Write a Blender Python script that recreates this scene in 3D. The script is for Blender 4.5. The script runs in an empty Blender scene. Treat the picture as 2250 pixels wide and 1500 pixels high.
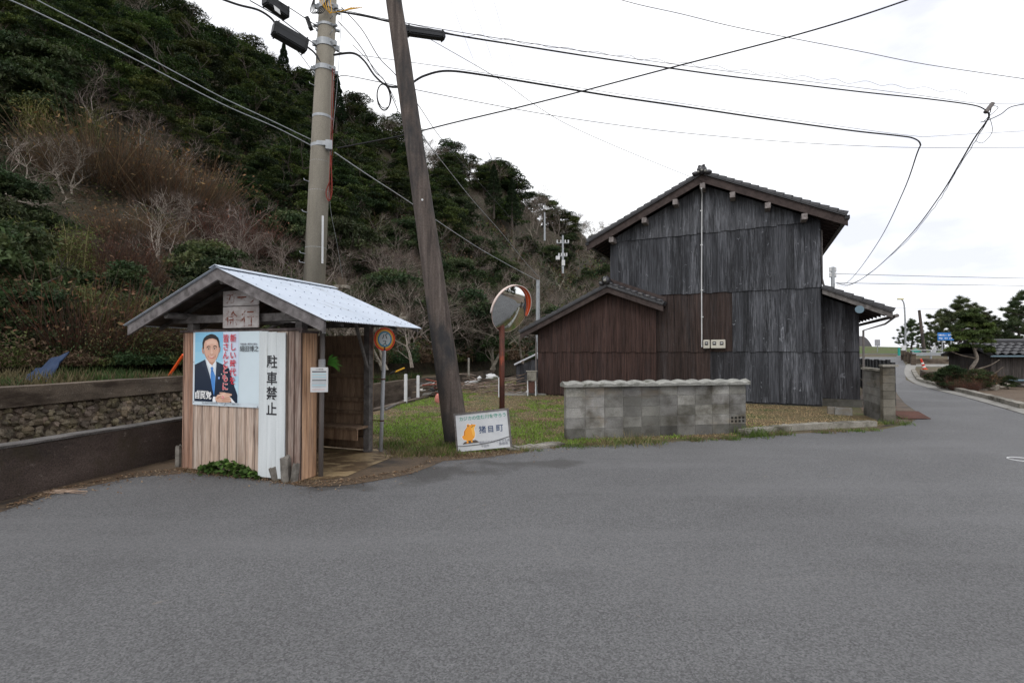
import bpy, bmesh, math, random
import numpy as np
from mathutils import Vector, Matrix
from mathutils.geometry import tessellate_polygon
R = math.radians
SC = bpy.context.scene
COL = SC.collection
random.seed(7)
rng = np.random.default_rng(11)

# ------------------------------------------------------------------ camera
F, HZ, EYE = 1062.0, 772.0, 1.6          # focal length in photo pixels, horizon row, eye height
cam = bpy.data.cameras.new("camera"); cam_o = bpy.data.objects.new("camera", cam); COL.objects.link(cam_o)
cam.sensor_width = 36; cam.lens = 36 * F / 2250; cam.clip_start = .05; cam.clip_end = 6000
cam_o.location = (0, 0, EYE); cam_o.rotation_euler = (R(90) + math.atan((HZ - 750) / F), 0, 0)
SC.camera = cam_o

# ------------------------------------------------------------------ sky, sun, exposure
SUN_EL, SUN_AZ = 48, 205                 # soft light from a bright overcast sky
W = bpy.data.worlds.new("World"); SC.world = W; W.use_nodes = True
nt = W.node_tree; nt.nodes.clear()
def wn(t, **k):
    n = nt.nodes.new(t)
    for a, b in k.items(): setattr(n, a, b)
    return n
sky = wn('ShaderNodeTexSky', sky_type='NISHITA', sun_disc=False, sun_elevation=R(SUN_EL), sun_rotation=R(SUN_AZ), air_density=1.0, dust_density=2.5, ozone_density=1.0)
tc = wn('ShaderNodeTexCoord'); mp = wn('ShaderNodeMapping'); mp.inputs['Scale'].default_value = (1.2, 1.2, 3.2); mp.inputs['Location'].default_value = (.35, .1, .2)
ns = wn('ShaderNodeTexNoise'); ns.inputs['Scale'].default_value = 1.3; ns.inputs['Detail'].default_value = 7; ns.inputs['Roughness'].default_value = .55
rp = wn('ShaderNodeValToRGB'); e = rp.color_ramp.elements
e[0].position = .34; e[0].color = (6.1, 6.2, 6.9, 1); e[1].position = .50; e[1].color = (9.3, 9.3, 9.35, 1)
mx = wn('ShaderNodeMixRGB'); mx.inputs[0].default_value = .9
bg = wn('ShaderNodeBackground'); bg.inputs[1].default_value = .13
out = wn('ShaderNodeOutputWorld')
L = nt.links.new
L(tc.outputs['Generated'], mp.inputs[0]); L(mp.outputs[0], ns.inputs['Vector']); L(ns.outputs['Fac'], rp.inputs[0])
L(sky.outputs[0], mx.inputs[1]); L(rp.outputs[0], mx.inputs[2]); L(mx.outputs[0], bg.inputs[0]); L(bg.outputs[0], out.inputs[0])
sd = bpy.data.lights.new("sun", 'SUN'); sd.energy = .6; sd.angle = R(14); sd.color = (1, .96, .9)
so = bpy.data.objects.new("sun", sd); COL.objects.link(so); so.rotation_euler = (R(90 - SUN_EL), 0, R(180 - SUN_AZ))
vs = SC.view_settings; vs.view_transform = 'Standard'; vs.look = 'None'; vs.exposure = .3; vs.gamma = 1.0
SC.render.engine = 'CYCLES'; SC.cycles.max_bounces = 6; SC.cycles.diffuse_bounces = 3; SC.cycles.transparent_max_bounces = 6
SC.cycles.use_denoising = True

# ------------------------------------------------------------------ projection helpers (photo pixel -> place)
def P(px, py, Z): return Vector(((px - 1125) / F * Z, Z, EYE + (HZ - py) / F * Z))
def G(px, py, z=0.0):
    Z = F * (EYE - z) / (py - HZ); return Vector(((px - 1125) / F * Z, Z, z))

# ------------------------------------------------------------------ materials
def node(nt, t, ins=None, **k):
    n = nt.nodes.new(t)
    for a, b in k.items(): setattr(n, a, b)
    for a, b in (ins or {}).items():
        if hasattr(b, 'is_linked') or isinstance(b, bpy.types.NodeSocket): nt.links.new(b, n.inputs[a])
        else: n.inputs[a].default_value = b
    return n
def c4(c): return (c[0], c[1], c[2], 1)
def material(name, cols, scale=(4, 4, 4), detail=6, dist=0, lo=.3, hi=.7, rough=.85, bump=.15, bscale=None, attr=False, metal=0, fine=None, stain=None, rnd=None, trans=0, spec=.3, bdist=.01):
    """cols: 1-3 colours of one noise ramp; attr multiplies by the 'Col' face colour; fine=(scale, amount) adds small speckle; stain=(colour, scale, lo, hi)"""
    m = bpy.data.materials.new(name); m.use_nodes = True; t = m.node_tree; b = t.nodes['Principled BSDF']
    tc = node(t, 'ShaderNodeTexCoord')
    mp = node(t, 'ShaderNodeMapping', {'Vector': tc.outputs['Object'], 'Scale': scale})
    n1 = node(t, 'ShaderNodeTexNoise', {'Vector': mp.outputs[0], 'Scale': 1.0, 'Detail': detail, 'Roughness': .6, 'Distortion': dist})
    rp = node(t, 'ShaderNodeValToRGB', {'Fac': n1.outputs['Fac']})
    el = rp.color_ramp.elements
    el[0].position = lo; el[0].color = c4(cols[0]); el[1].position = hi; el[1].color = c4(cols[-1])
    if len(cols) == 3:
        k = el.new((lo + hi) / 2); k.color = c4(cols[1])
    c = rp.outputs[0]
    if fine:
        n2 = node(t, 'ShaderNodeTexNoise', {'Vector': tc.outputs['Object'], 'Scale': fine[0], 'Detail': 3, 'Roughness': .7})
        r2 = node(t, 'ShaderNodeMapRange', {'Value': n2.outputs['Fac'], 'From Min': .3, 'From Max': .7, 'To Min': 1 - fine[1], 'To Max': 1 + fine[1]})
        mm = node(t, 'ShaderNodeVectorMath', {0: c, 1: r2.outputs[0]}, operation='MULTIPLY'); c = mm.outputs[0]
    if stain:
        for (sc_, ssc, slo, shi) in (stain if isinstance(stain, list) else [stain]):
            m3 = node(t, 'ShaderNodeMapping', {'Vector': tc.outputs['Object'], 'Scale': ssc, 'Location': (3.1, 1.7, 5.3)})
            n3 = node(t, 'ShaderNodeTexNoise', {'Vector': m3.outputs[0], 'Scale': 1.0, 'Detail': 8, 'Roughness': .65})
            r3 = node(t, 'ShaderNodeMapRange', {'Value': n3.outputs['Fac'], 'From Min': slo, 'From Max': shi})
            mi = node(t, 'ShaderNodeMixRGB', {0: r3.outputs[0], 1: c, 2: c4(sc_)}); c = mi.outputs[0]
    if attr:
        a = node(t, 'ShaderNodeAttribute', attribute_name='Col')
        mm = node(t, 'ShaderNodeVectorMath', {0: c, 1: a.outputs['Color']}, operation='MULTIPLY'); c = mm.outputs[0]
    if rnd:
        oi = node(t, 'ShaderNodeObjectInfo')
        hs = node(t, 'ShaderNodeHueSaturation', {'Color': c})
        r4 = node(t, 'ShaderNodeMapRange', {'Value': oi.outputs['Random'], 'To Min': 1 - rnd, 'To Max': 1 + rnd}); t.links.new(r4.outputs[0], hs.inputs['Value'])
        r5 = node(t, 'ShaderNodeMath', {0: oi.outputs['Random'], 1: 7.31}, operation='MULTIPLY'); r6 = node(t, 'ShaderNodeMath', {0: r5.outputs[0]}, operation='FRACT')
        r7 = node(t, 'ShaderNodeMapRange', {'Value': r6.outputs[0], 'To Min': .475, 'To Max': .52}); t.links.new(r7.outputs[0], hs.inputs['Hue'])
        c = hs.outputs[0]
    t.links.new(c, b.inputs['Base Color'])
    b.inputs['Roughness'].default_value = rough; b.inputs['Metallic'].default_value = metal; b.inputs['Specular IOR Level'].default_value = spec
    if bump:
        nb = node(t, 'ShaderNodeTexNoise', {'Vector': tc.outputs['Object'] if bscale else mp.outputs[0], 'Scale': bscale or 2.0, 'Detail': 6, 'Roughness': .65})
        bb = node(t, 'ShaderNodeBump', {'Strength': bump, 'Distance': bdist, 'Height': nb.outputs['Fac']}); t.links.new(bb.outputs[0], b.inputs['Normal'])
    if trans:
        o = t.nodes['Material Output']; tr = node(t, 'ShaderNodeBsdfTranslucent', {'Color': c})
        ms = node(t, 'ShaderNodeMixShader', {0: trans, 1: b.outputs[0], 2: tr.outputs[0]}); t.links.new(ms.outputs[0], o.inputs[0])
    return m
def flat(name, c, rough=.7, metal=0, spec=.3): return material(name, [tuple(x * .88 for x in c), tuple(x * 1.1 for x in c)], (3, 3, 3), rough=rough, metal=metal, bump=.05, spec=spec)

M = {}
# ------------------------------------------------------------------ mesh builder
ORG = {}
class MB:
    def __init__(s): s.v = []; s.f = []; s.c = []
    def add(s, vs, fs, col=(1, 1, 1)):
        b = len(s.v); s.v += [tuple(v) for v in vs]; s.f += [[i + b for i in f] for f in fs]; s.c += [col] * len(fs); return s
    def hexa(s, p, col=(1, 1, 1)):   # 8 points: bottom 4 then top 4
        return s.add(p, [(3, 2, 1, 0), (4, 5, 6, 7), (0, 1, 5, 4), (1, 2, 6, 5), (2, 3, 7, 6), (3, 0, 4, 7)], col)
    def obox(s, o, a, b, c, col=(1, 1, 1)):   # corner + three edge vectors
        o, a, b, c = map(Vector, (o, a, b, c))
        return s.hexa([o, o + a, o + a + b, o + b, o + c, o + a + c, o + a + b + c, o + b + c], col)
    def box(s, c, d, rz=0, col=(1, 1, 1)):
        c = Vector(c); m = Matrix.Rotation(rz, 3, 'Z'); x, y, z = m @ Vector((d[0], 0, 0)), m @ Vector((0, d[1], 0)), Vector((0, 0, d[2]))
        return s.obox(c - (x + y + z) / 2, x, y, z, col)
    def tube(s, pts, r, n=8, col=(1, 1, 1), cap=True, phase=0):
        pts = [Vector(p) for p in pts]; N = len(pts); rs = r if isinstance(r, (list, tuple)) else [r] * N
        rings = []; up = None
        for i, p in enumerate(pts):
            d = (pts[min(i + 1, N - 1)] - pts[max(i - 1, 0)]); d = d.normalized() if d.length > 1e-9 else Vector((0, 0, 1))
            if up is None: up = Vector((1, 0, 0)) if abs(d.x) < .8 else Vector((0, 1, 0))
            a = (up - d * up.dot(d)); a = a.normalized() if a.length > 1e-6 else d.orthogonal().normalized()
            up = a; b = d.cross(a)
            rings.append([p + (a * math.cos(2 * math.pi * k / n + phase) + b * math.sin(2 * math.pi * k / n + phase)) * rs[i] for k in range(n)])
        vs = [v for q in rings for v in q]; fs = []
        for i in range(N - 1):
            for k in range(n):
                k2 = (k + 1) % n; fs.append((i * n + k, i * n + k2, (i + 1) * n + k2, (i + 1) * n + k))
        if cap: fs += [tuple(range(n - 1, -1, -1)), tuple((N - 1) * n + k for k in range(n))]
        return s.add(vs, fs, col)
    def ball(s, c, r, n=8, m=6, col=(1, 1, 1), jit=0):
        c = Vector(c); r = r if isinstance(r, (list, tuple)) else (r, r, r); vs = []; fs = []
        for i in range(m + 1):
            th = math.pi * i / m
            for k in range(n):
                ph = 2 * math.pi * k / n; j = 1 + random.uniform(-jit, jit)
                vs.append(c + Vector((r[0] * math.sin(th) * math.cos(ph) * j, r[1] * math.sin(th) * math.sin(ph) * j, r[2] * math.cos(th) * j)))
        for i in range(m):
            for k in range(n): fs.append((i * n + k, (i + 1) * n + k, (i + 1) * n + (k + 1) % n, i * n + (k + 1) % n))
        return s.add(vs, fs, col)
    def poly(s, pts, col=(1, 1, 1)):
        pts = [Vector(p) for p in pts]; tr = tessellate_polygon([pts]); return s.add(pts, [tuple(t) for t in tr], col)
    def prism(s, pts, d, col=(1, 1, 1)):
        pts = [Vector(p) for p in pts]; d = Vector(d); n = len(pts); tr = tessellate_polygon([pts])
        fs = [tuple(t) for t in tr] + [tuple(i + n for i in t) for t in tr] + [(i, (i + 1) % n, (i + 1) % n + n, i + n) for i in range(n)]
        return s.add(pts + [p + d for p in pts], fs, col)
    def build(s, name, mat, parent=None, smooth=False, bevel=0):
        me = bpy.data.meshes.new(name); off = ORG.get(parent.name, Vector((0, 0, 0))) if parent else Vector((0, 0, 0))
        me.from_pydata([(v[0] - off[0], v[1] - off[1], v[2] - off[2]) for v in s.v], [], s.f); me.materials.append(mat)
        a = me.attributes.new('Col', 'FLOAT_COLOR', 'FACE'); a.data.foreach_set('color', np.array([(c[0], c[1], c[2], c[3] if len(c) > 3 else 1) for c in s.c], dtype=np.float32).ravel())
        bm = bmesh.new(); bm.from_mesh(me)
        bmesh.ops.recalc_face_normals(bm, faces=bm.faces)
        if bevel: 
            bmesh.ops.remove_doubles(bm, verts=bm.verts, dist=1e-5)
            bmesh.ops.bevel(bm, geom=bm.edges[:], offset=bevel, segments=2, affect='EDGES', clamp_overlap=True)
        bm.to_mesh(me); bm.free()
        if smooth: me.polygons.foreach_set('use_smooth', [True] * len(me.polygons))
        o = bpy.data.objects.new(name, me); COL.objects.link(o)
        if parent: o.parent = parent; ORG[o.name] = off
        return o
def quads(name, V, C, mat, parent=None, tri=False):
    """V (N,k,3) polygon soup with face colours C (N,3)"""
    V = np.asarray(V, dtype=np.float32); N, k = V.shape[:2]
    me = bpy.data.meshes.new(name); me.vertices.add(N * k); me.vertices.foreach_set('co', V.ravel())
    me.loops.add(N * k); me.loops.foreach_set('vertex_index', np.arange(N * k, dtype=np.int32))
    me.polygons.add(N); me.polygons.foreach_set('loop_start', np.arange(0, N * k, k, dtype=np.int32)); me.polygons.foreach_set('loop_total', np.full(N, k, dtype=np.int32))
    a = me.attributes.new('Col', 'FLOAT_COLOR', 'FACE'); a.data.foreach_set('color', np.concatenate([C, np.ones((N, 1))], 1).astype(np.float32).ravel())
    me.materials.append(mat); me.update(); me.validate()
    o = bpy.data.objects.new(name, me); COL.objects.link(o)
    if parent: o.parent = parent
    return o
def tag(o, label=None, cat=None, group=None, kind=None):
    if label: o['label'] = label
    if cat: o['category'] = cat
    if group: o['group'] = group
    if kind: o['kind'] = kind
    return o
def thing(name, label, cat, loc, group=None):
    o = bpy.data.objects.new(name, None); COL.objects.link(o); o.location = loc; o.empty_display_size = .2
    ORG[o.name] = Vector(loc); return tag(o, label, cat, group)
def smooth_pts(pts, k=6):
    out = []; n = len(pts)
    for i in range(n - 1):
        p0, p1, p2, p3 = pts[max(i - 1, 0)], pts[i], pts[i + 1], pts[min(i + 2, n - 1)]
        for j in range(k):
            t = j / k; out.append(.5 * ((2 * p1) + (p2 - p0) * t + (2 * p0 - 5 * p1 + 4 * p2 - p3) * t * t + (3 * p1 - p0 - 3 * p2 + p3) * t ** 3))
    return out + [pts[-1]]
def lettering(text, mat, parent, o, xd, zd, size, name='lettering', bold=0, sx=1.0, gap=1.0, vertical=False, thick=.0012):
    """text as a thin mesh lying in the plane (o, xd, zd); o = lower left of the first character"""
    xd = Vector(xd).normalized(); zd = Vector(zd).normalized(); nd = xd.cross(zd)
    cu = bpy.data.curves.new('tmp', 'FONT'); cu.size = size; cu.offset = bold; cu.body = text if not vertical else '\n'.join(text); cu.space_line = gap if vertical else 1; cu.space_character = gap if not vertical else 1
    cu.resolution_u = 3; cu.extrude = thick
    to = bpy.data.objects.new('tmp', cu); COL.objects.link(to); bpy.context.view_layer.update()
    me = bpy.data.meshes.new_from_object(to.evaluated_get(bpy.context.evaluated_depsgraph_get()))
    bpy.data.objects.remove(to); bpy.data.curves.remove(cu)
    off = ORG.get(parent.name, Vector((0, 0, 0))); o = Vector(o) - off
    mt = Matrix(((xd.x * sx, zd.x, nd.x, o.x), (xd.y * sx, zd.y, nd.y, o.y), (xd.z * sx, zd.z, nd.z, o.z), (0, 0, 0, 1)))
    me.transform(mt); me.materials.clear(); me.materials.append(mat); me.name = name
    ob = bpy.data.objects.new(name, me); COL.objects.link(ob); ob.parent = parent; ORG[ob.name] = off
    return ob
def vnoise(x, y, s=1.0, seed=0):
    """cheap smooth pseudo noise 0..1 (numpy)"""
    x = np.asarray(x) / s; y = np.asarray(y) / s; t = 0
    for i, (a, b, c, w) in enumerate(((1.0, .3, 0, 1), (-.6, 1.1, 2, .9), (1.9, -1.3, 4, .6), (2.3, 2.9, 1, .5), (-4.1, 3.3, 5, .35), (5.3, 4.7, 3, .3))):
        t = t + w * np.sin(a * x + b * y + c + seed * 1.7 + 1.3 * np.sin(b * x * .7 - a * y * .8 + seed))
    return np.clip(.5 + t / 4.2, 0, 1)
# ================================================================== materials of the place
M['asphalt'] = None
def asphalt():
    m = bpy.data.materials.new('asphalt'); m.use_nodes = True; t = m.node_tree; b = t.nodes['Principled BSDF']
    tc = node(t, 'ShaderNodeTexCoord'); O = tc.outputs['Object']
    big = node(t, 'ShaderNodeTexNoise', {'Vector': O, 'Scale': .35, 'Detail': 6, 'Roughness': .6, 'Distortion': .6})
    r = node(t, 'ShaderNodeValToRGB', {'Fac': big.outputs['Fac']}); e = r.color_ramp.elements
    e[0].position = .33; e[0].color = (.106, .106, .109, 1); e[1].position = .68; e[1].color = (.138, .139, .143, 1)
    vo = node(t, 'ShaderNodeTexVoronoi', {'Vector': O, 'Scale': 110.0}); 
    vr = node(t, 'ShaderNodeSeparateColor', {0: vo.outputs['Color']})
    s1 = node(t, 'ShaderNodeMapRange', {'Value': vr.outputs[0], 'From Min': 0, 'From Max': 1, 'To Min': .62, 'To Max': 1.42})
    fn = node(t, 'ShaderNodeTexNoise', {'Vector': O, 'Scale': 75.0, 'Detail': 4, 'Roughness': .8})
    s2 = node(t, 'ShaderNodeMapRange', {'Value': fn.outputs['Fac'], 'From Min': .3, 'From Max': .7, 'To Min': .72, 'To Max': 1.28})
    q = node(t, 'ShaderNodeMath', {0: s1.outputs[0], 1: s2.outputs[0]}, operation='MULTIPLY')
    c = node(t, 'ShaderNodeVectorMath', {0: r.outputs[0], 1: q.outputs[0]}, operation='MULTIPLY').outputs[0]
    # worn pale wheel tracks and damp dark smears
    for (sc_, loc, lo, hi, col, amt) in (((.12, .9, 1), (2, 5, 0), .50, .72, (.185, .185, .19), .45), ((.5, 1.6, 1), (7, 1, 0), .62, .76, (.075, .075, .078), .45), ((6, 6, 1), (1, 1, 0), .70, .78, (.26, .22, .17), .7)):
        mp = node(t, 'ShaderNodeMapping', {'Vector': O, 'Scale': sc_, 'Location': loc})
        n3 = node(t, 'ShaderNodeTexNoise', {'Vector': mp.outputs[0], 'Scale': 1.0, 'Detail': 5, 'Roughness': .55})
        r3 = node(t, 'ShaderNodeMapRange', {'Value': n3.outputs['Fac'], 'From Min': lo, 'From Max': hi, 'To Max': amt})
        c = node(t, 'ShaderNodeMixRGB', {0: r3.outputs[0], 1: c, 2: c4(col)}).outputs[0]
    # damp stain running out of the shelter dirt
    for (cx, cy, sx, sy) in ((-1.25, 6.35, .75, 2.0), (.3, 6.95, .9, 3.2), (-2.0, 5.75, 1.5, 4.5)):
        mp = node(t, 'ShaderNodeMapping', {'Vector': O, 'Scale': (sx, sy, 0), 'Location': (-cx * sx, -cy * sy, 0)})
        ln_ = node(t, 'ShaderNodeVectorMath', {0: mp.outputs[0]}, operation='LENGTH')
        nz = node(t, 'ShaderNodeTexNoise', {'Vector': O, 'Scale': 2.2, 'Detail': 6})
        nz2 = node(t, 'ShaderNodeMath', {0: nz.outputs['Fac'], 1: 2.4}, operation='MULTIPLY'); ad = node(t, 'ShaderNodeMath', {0: ln_.outputs['Value'], 1: nz2.outputs[0]}, operation='ADD')
        r8 = node(t, 'ShaderNodeMapRange', {'Value': ad.outputs[0], 'From Min': 1.6, 'From Max': 2.15, 'To Min': .62, 'To Max': 0})
        c = node(t, 'ShaderNodeMixRGB', {0: r8.outputs[0], 1: c, 2: (.045, .042, .04, 1)}).outputs[0]
    # hairline cracks
    wv = node(t, 'ShaderNodeTexNoise', {'Vector': O, 'Scale': .8, 'Detail': 3})
    wm = node(t, 'ShaderNodeVectorMath', {0: O, 1: wv.outputs['Color']}, operation='ADD')
    vc = node(t, 'ShaderNodeTexVoronoi', {'Vector': wm.outputs[0], 'Scale': .16}, feature='DISTANCE_TO_EDGE')
    rc = node(t, 'ShaderNodeMapRange', {'Value': vc.outputs['Distance'], 'From Min': 0.0, 'From Max': .0012, 'To Min': .35, 'To Max': 0})
    c = node(t, 'ShaderNodeMixRGB', {0: rc.outputs[0], 1: c, 2: (.20, .195, .185, 1)}).outputs[0]
    t.links.new(c, b.inputs['Base Color']); b.inputs['Roughness'].default_value = .72; b.inputs['Specular IOR Level'].default_value = .35
    bb = node(t, 'ShaderNodeBump', {'Strength': .8, 'Distance': .006, 'Height': q.outputs[0]}); t.links.new(bb.outputs[0], b.inputs['Normal'])
    return m
M['asphalt'] = asphalt()
M['ground'] = material('ground', [(.06, .045, .028), (.10, .078, .045), (.07, .085, .03)], (1.2, 1.2, 1.2), fine=(40, .5), bump=.6, bscale=25, bdist=.03)
M['lot'] = material('lot', [(.055, .08, .022), (.13, .105, .055), (.10, .065, .035)], (.7, .7, .7), detail=8, lo=.36, hi=.66, fine=(60, .5), bump=.7, bscale=30, bdist=.03)
M['dirt'] = material('dirt', [(.075, .052, .034), (.14, .10, .066)], (1.5, 1.5, 1.5), fine=(55, .35), stain=((.04, .032, .026), (1.1, 2.2, 1), .50, .62), bump=.5, bscale=40, bdist=.01, rough=.7)
M['floor'] = material('shelter_floor', [(.24, .17, .09), (.34, .26, .15)], (2, 2, 2), fine=(60, .2), stain=((.10, .065, .035), (2.2, 4.2, 1), .47, .55), bump=.3, bscale=40, rough=.6)
M['soil'] = material('soil', [(.095, .068, .048), (.155, .115, .082)], (.6, .6, .6), fine=(30, .4), bump=.6, bscale=18, bdist=.03)
M['kerb'] = material('kerb', [(.20, .19, .165), (.34, .32, .28)], (2, 2, 2), fine=(50, .3), stain=((.07, .062, .045), (1.3, 1.3, 1.3), .5, .66), bump=.5, bscale=40)
M['gutter'] = material('gutter', [(.20, .195, .18), (.31, .30, .28)], (1, 1, 1), fine=(40, .3), stain=((.10, .09, .075), (2.5, 2.5, 1), .55, .68), bump=.4, bscale=30)
M['mosswall'] = material('mossy_concrete', [(.032, .025, .022), (.072, .053, .046), (.12, .092, .08)], (1.1, 1.1, 3), lo=.28, hi=.76, fine=(70, .55), stain=[((.19, .16, .14), (14, 14, 14), .63, .70), ((.045, .036, .018), (1.5, 1.5, .9), .5, .7)], bump=.8, bscale=30, bdist=.02)
M['walltop'] = material('wall_coping', [(.06, .055, .052), (.16, .15, .145)], (3, 3, 3), fine=(60, .5), bump=.8, bscale=35, bdist=.02)
M['capband'] = material('cap_band', [(.07, .054, .042), (.155, .122, .092)], (1, 1, 3), fine=(60, .45), stain=[((.22, .19, .16), (12, 12, 12), .62, .68), ((.035, .024, .017), (.8, .8, 3), .46, .62)], bump=.6, bscale=30, bdist=.02)
M['stone'] = material('stone', [(.075, .066, .052), (.20, .17, .13)], (4, 4, 4), attr=True, fine=(50, .4), stain=((.30, .27, .2), (9, 9, 9), .63, .70), bump=.8, bscale=25, bdist=.02)
M['hill'] = material('hill_soil', [(.018, .018, .010), (.045, .034, .020), (.022, .030, .012)], (1.3, 1.3, 1.3), fine=(3, .5), bump=.8, bscale=2, bdist=.3)
def boards(name, dark, light, rough=.85, streak=(26, 26, 1.1), pale=None, plo=.5, phi=.75, knots=True, sharp=1.0):
    m = bpy.data.materials.new(name); m.use_nodes = True; t = m.node_tree; b = t.nodes['Principled BSDF']
    tc = node(t, 'ShaderNodeTexCoord'); O = tc.outputs['Object']
    a = node(t, 'ShaderNodeAttribute', attribute_name='Col')
    mp = node(t, 'ShaderNodeMapping', {'Vector': O, 'Scale': streak})
    n1 = node(t, 'ShaderNodeTexNoise', {'Vector': mp.outputs[0], 'Scale': 1.0, 'Detail': 9, 'Roughness': .68, 'Distortion': .35})
    rp = node(t, 'ShaderNodeValToRGB', {'Fac': n1.outputs['Fac']}); e = rp.color_ramp.elements
    e[0].position = .33; e[0].color = c4(dark); e[1].position = .70; e[1].color = c4(light)
    c = node(t, 'ShaderNodeVectorMath', {0: rp.outputs[0], 1: a.outputs['Color']}, operation='MULTIPLY').outputs[0]
    if pale:
        mp2 = node(t, 'ShaderNodeMapping', {'Vector': O, 'Scale': (5, 5, .5)})
        n2 = node(t, 'ShaderNodeTexNoise', {'Vector': mp2.outputs[0], 'Scale': 1.0, 'Detail': 5, 'Roughness': .6})
        mp3 = node(t, 'ShaderNodeMapping', {'Vector': O, 'Scale': (60, 60, 3)})
        n3 = node(t, 'ShaderNodeTexNoise', {'Vector': mp3.outputs[0], 'Scale': 1.0, 'Detail': 4, 'Roughness': .7})
        s = node(t, 'ShaderNodeMath', {0: n2.outputs['Fac'], 1: n3.outputs['Fac']}, operation='ADD')
        r2 = node(t, 'ShaderNodeMapRange', {'Value': s.outputs[0], 'From Min': plo * 2, 'From Max': phi * 2, 'To Max': .85})
        am = node(t, 'ShaderNodeMath', {0: r2.outputs[0], 1: a.outputs['Alpha']}, operation='MULTIPLY')
        c = node(t, 'ShaderNodeMixRGB', {0: am.outputs[0], 1: c, 2: c4(pale)}).outputs[0]
        if knots:
            mk = node(t, 'ShaderNodeMapping', {'Vector': O, 'Scale': (9, 9, 7)})
            vk = node(t, 'ShaderNodeTexNoise', {'Vector': mk.outputs[0], 'Scale': 1.0, 'Detail': 2, 'Roughness': .4, 'Distortion': 1.2})
            rk = node(t, 'ShaderNodeMapRange', {'Value': vk.outputs['Fac'], 'From Min': .705, 'From Max': .75, 'To Max': .45})
            ak = node(t, 'ShaderNodeMath', {0: rk.outputs[0], 1: a.outputs['Alpha']}, operation='MULTIPLY')
            c = node(t, 'ShaderNodeMixRGB', {0: ak.outputs[0], 1: c, 2: c4([min(1, x * 1.5) for x in pale])}).outputs[0]
    t.links.new(c, b.inputs['Base Color']); b.inputs['Roughness'].default_value = rough; b.inputs['Specular IOR Level'].default_value = .25
    bb = node(t, 'ShaderNodeBump', {'Strength': .7, 'Distance': .006, 'Height': n1.outputs['Fac']}); t.links.new(bb.outputs[0], b.inputs['Normal'])
    return m
M['housewood'] = boards('weathered_house_boards', (.24, .24, .24), (1.4, 1.38, 1.38), pale=(.235, .245, .275), plo=.49, phi=.65)
M['shedwood'] = boards('bleached_shed_boards', (.30, .25, .23), (1.32, 1.27, 1.22), streak=(48, 48, 1.5), pale=(.60, .52, .46), plo=.45, phi=.62, knots=False)
M['greywood'] = boards('grey_old_wood', (.07, .063, .06), (.22, .205, .20), streak=(8, 8, 8))
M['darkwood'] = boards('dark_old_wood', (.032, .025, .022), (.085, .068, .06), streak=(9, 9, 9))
M['fascia'] = boards('fascia_wood', (.035, .026, .025), (.085, .065, .06), streak=(6, 6, 6))
M['innerwood'] = boards('shelter_inner_wood', (.13, .085, .058), (.33, .23, .155), streak=(14, 14, 2))
M['whiteboard'] = material('painted_board', [(.50, .54, .56), (.66, .70, .72)], (9, 9, .6), fine=(80, .06), stain=((.30, .29, .26), (22, 22, 1.2), .62, .74), bump=.2)
M['pole_conc'] = material('pole_concrete', [(.17, .155, .125), (.30, .275, .23)], (2.5, 2.5, .45), fine=(60, .18), stain=((.10, .09, .075), (4, 4, .25), .52, .68), bump=.3, bscale=60)
M['pole_wood'] = material('pole_wood', [(.045, .036, .033), (.10, .08, .07), (.17, .145, .13)], (14, 14, .9), lo=.3, hi=.78, fine=(40, .25), stain=((.035, .035, .037), (1.2, 1.2, .5), .48, .6), bump=.6)
M['roofmetal'] = material('roof_metal', [(.44, .50, .585), (.53, .585, .67)], (1.2, 1.2, 1.2), attr=True, rough=.42, fine=(9, .04), stain=((.34, .37, .41), (1, 6, 6), .58, .72), bump=.02, spec=.5)
M['tile'] = material('roof_tile', [(.018, .018, .022), (.05, .05, .056)], (3, 3, 3), rough=.28, fine=(20, .3), stain=((.12, .115, .11), (2.5, 2.5, 2.5), .62, .72), bump=.1, spec=.55)
M['coping'] = material('coping_tile', [(.20, .20, .185), (.34, .34, .315)], (5, 5, 5), fine=(50, .25), stain=((.12, .12, .10), (5, 5, 5), .52, .66), bump=.3, bscale=50)
M['block'] = material('concrete_block', [(.16, .155, .145), (.29, .285, .27)], (2.2, 2.2, 2.2), attr=True, fine=(80, .3), stain=[((.075, .068, .055), (1.6, 1.6, 1.9), .47, .64), ((.20, .165, .12), (1.1, 1.1, 2.4), .55, .70)], bump=.6, bscale=70, bdist=.008)
M['mortar'] = material('mortar', [(.22, .21, .20), (.36, .35, .33)], (6, 6, 6), fine=(60, .3), bump=.4, bscale=60)
M['blackiron'] = flat('black_metal', (.018, .019, .021), .5)
M['plastic'] = flat('black_plastic', (.03, .032, .036), .55)
M['cable'] = flat('cable_rubber', (.02, .02, .022), .6)
M['steel'] = material('galvanised_steel', [(.28, .30, .32), (.42, .44, .46)], (8, 8, 8), rough=.5, metal=.35, bump=.05)
M['greypipe'] = flat('grey_pipe', (.15, .135, .13), .6)
M['postgrey'] = material('sign_post_paint', [(.30, .31, .33), (.44, .45, .47)], (5, 5, 2), fine=(60, .15), stain=((.20, .12, .08), (8, 8, 3), .62, .70), rough=.6, bump=.1)
M['white'] = flat('white_paint', (.62, .63, .64), .6)
M['board'] = material('sign_white', [(.50, .52, .55), (.60, .62, .64)], (4, 4, 4), fine=(60, .05), stain=((.40, .38, .33), (3, 3, 6), .60, .72), bump=.05, rough=.5)
M['paper'] = flat('poster_paper', (.60, .68, .74), .35)
M['print'] = material('printed_colour', [(.97, .97, .97), (1.03, 1.03, 1.03)], (3, 3, 3), attr=True, rough=.35, bump=0)
M['red_ink'] = flat('red_ink', (.62, .035, .06), .4)
M['black_ink'] = flat('black_ink', (.025, .025, .03), .5)
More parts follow.
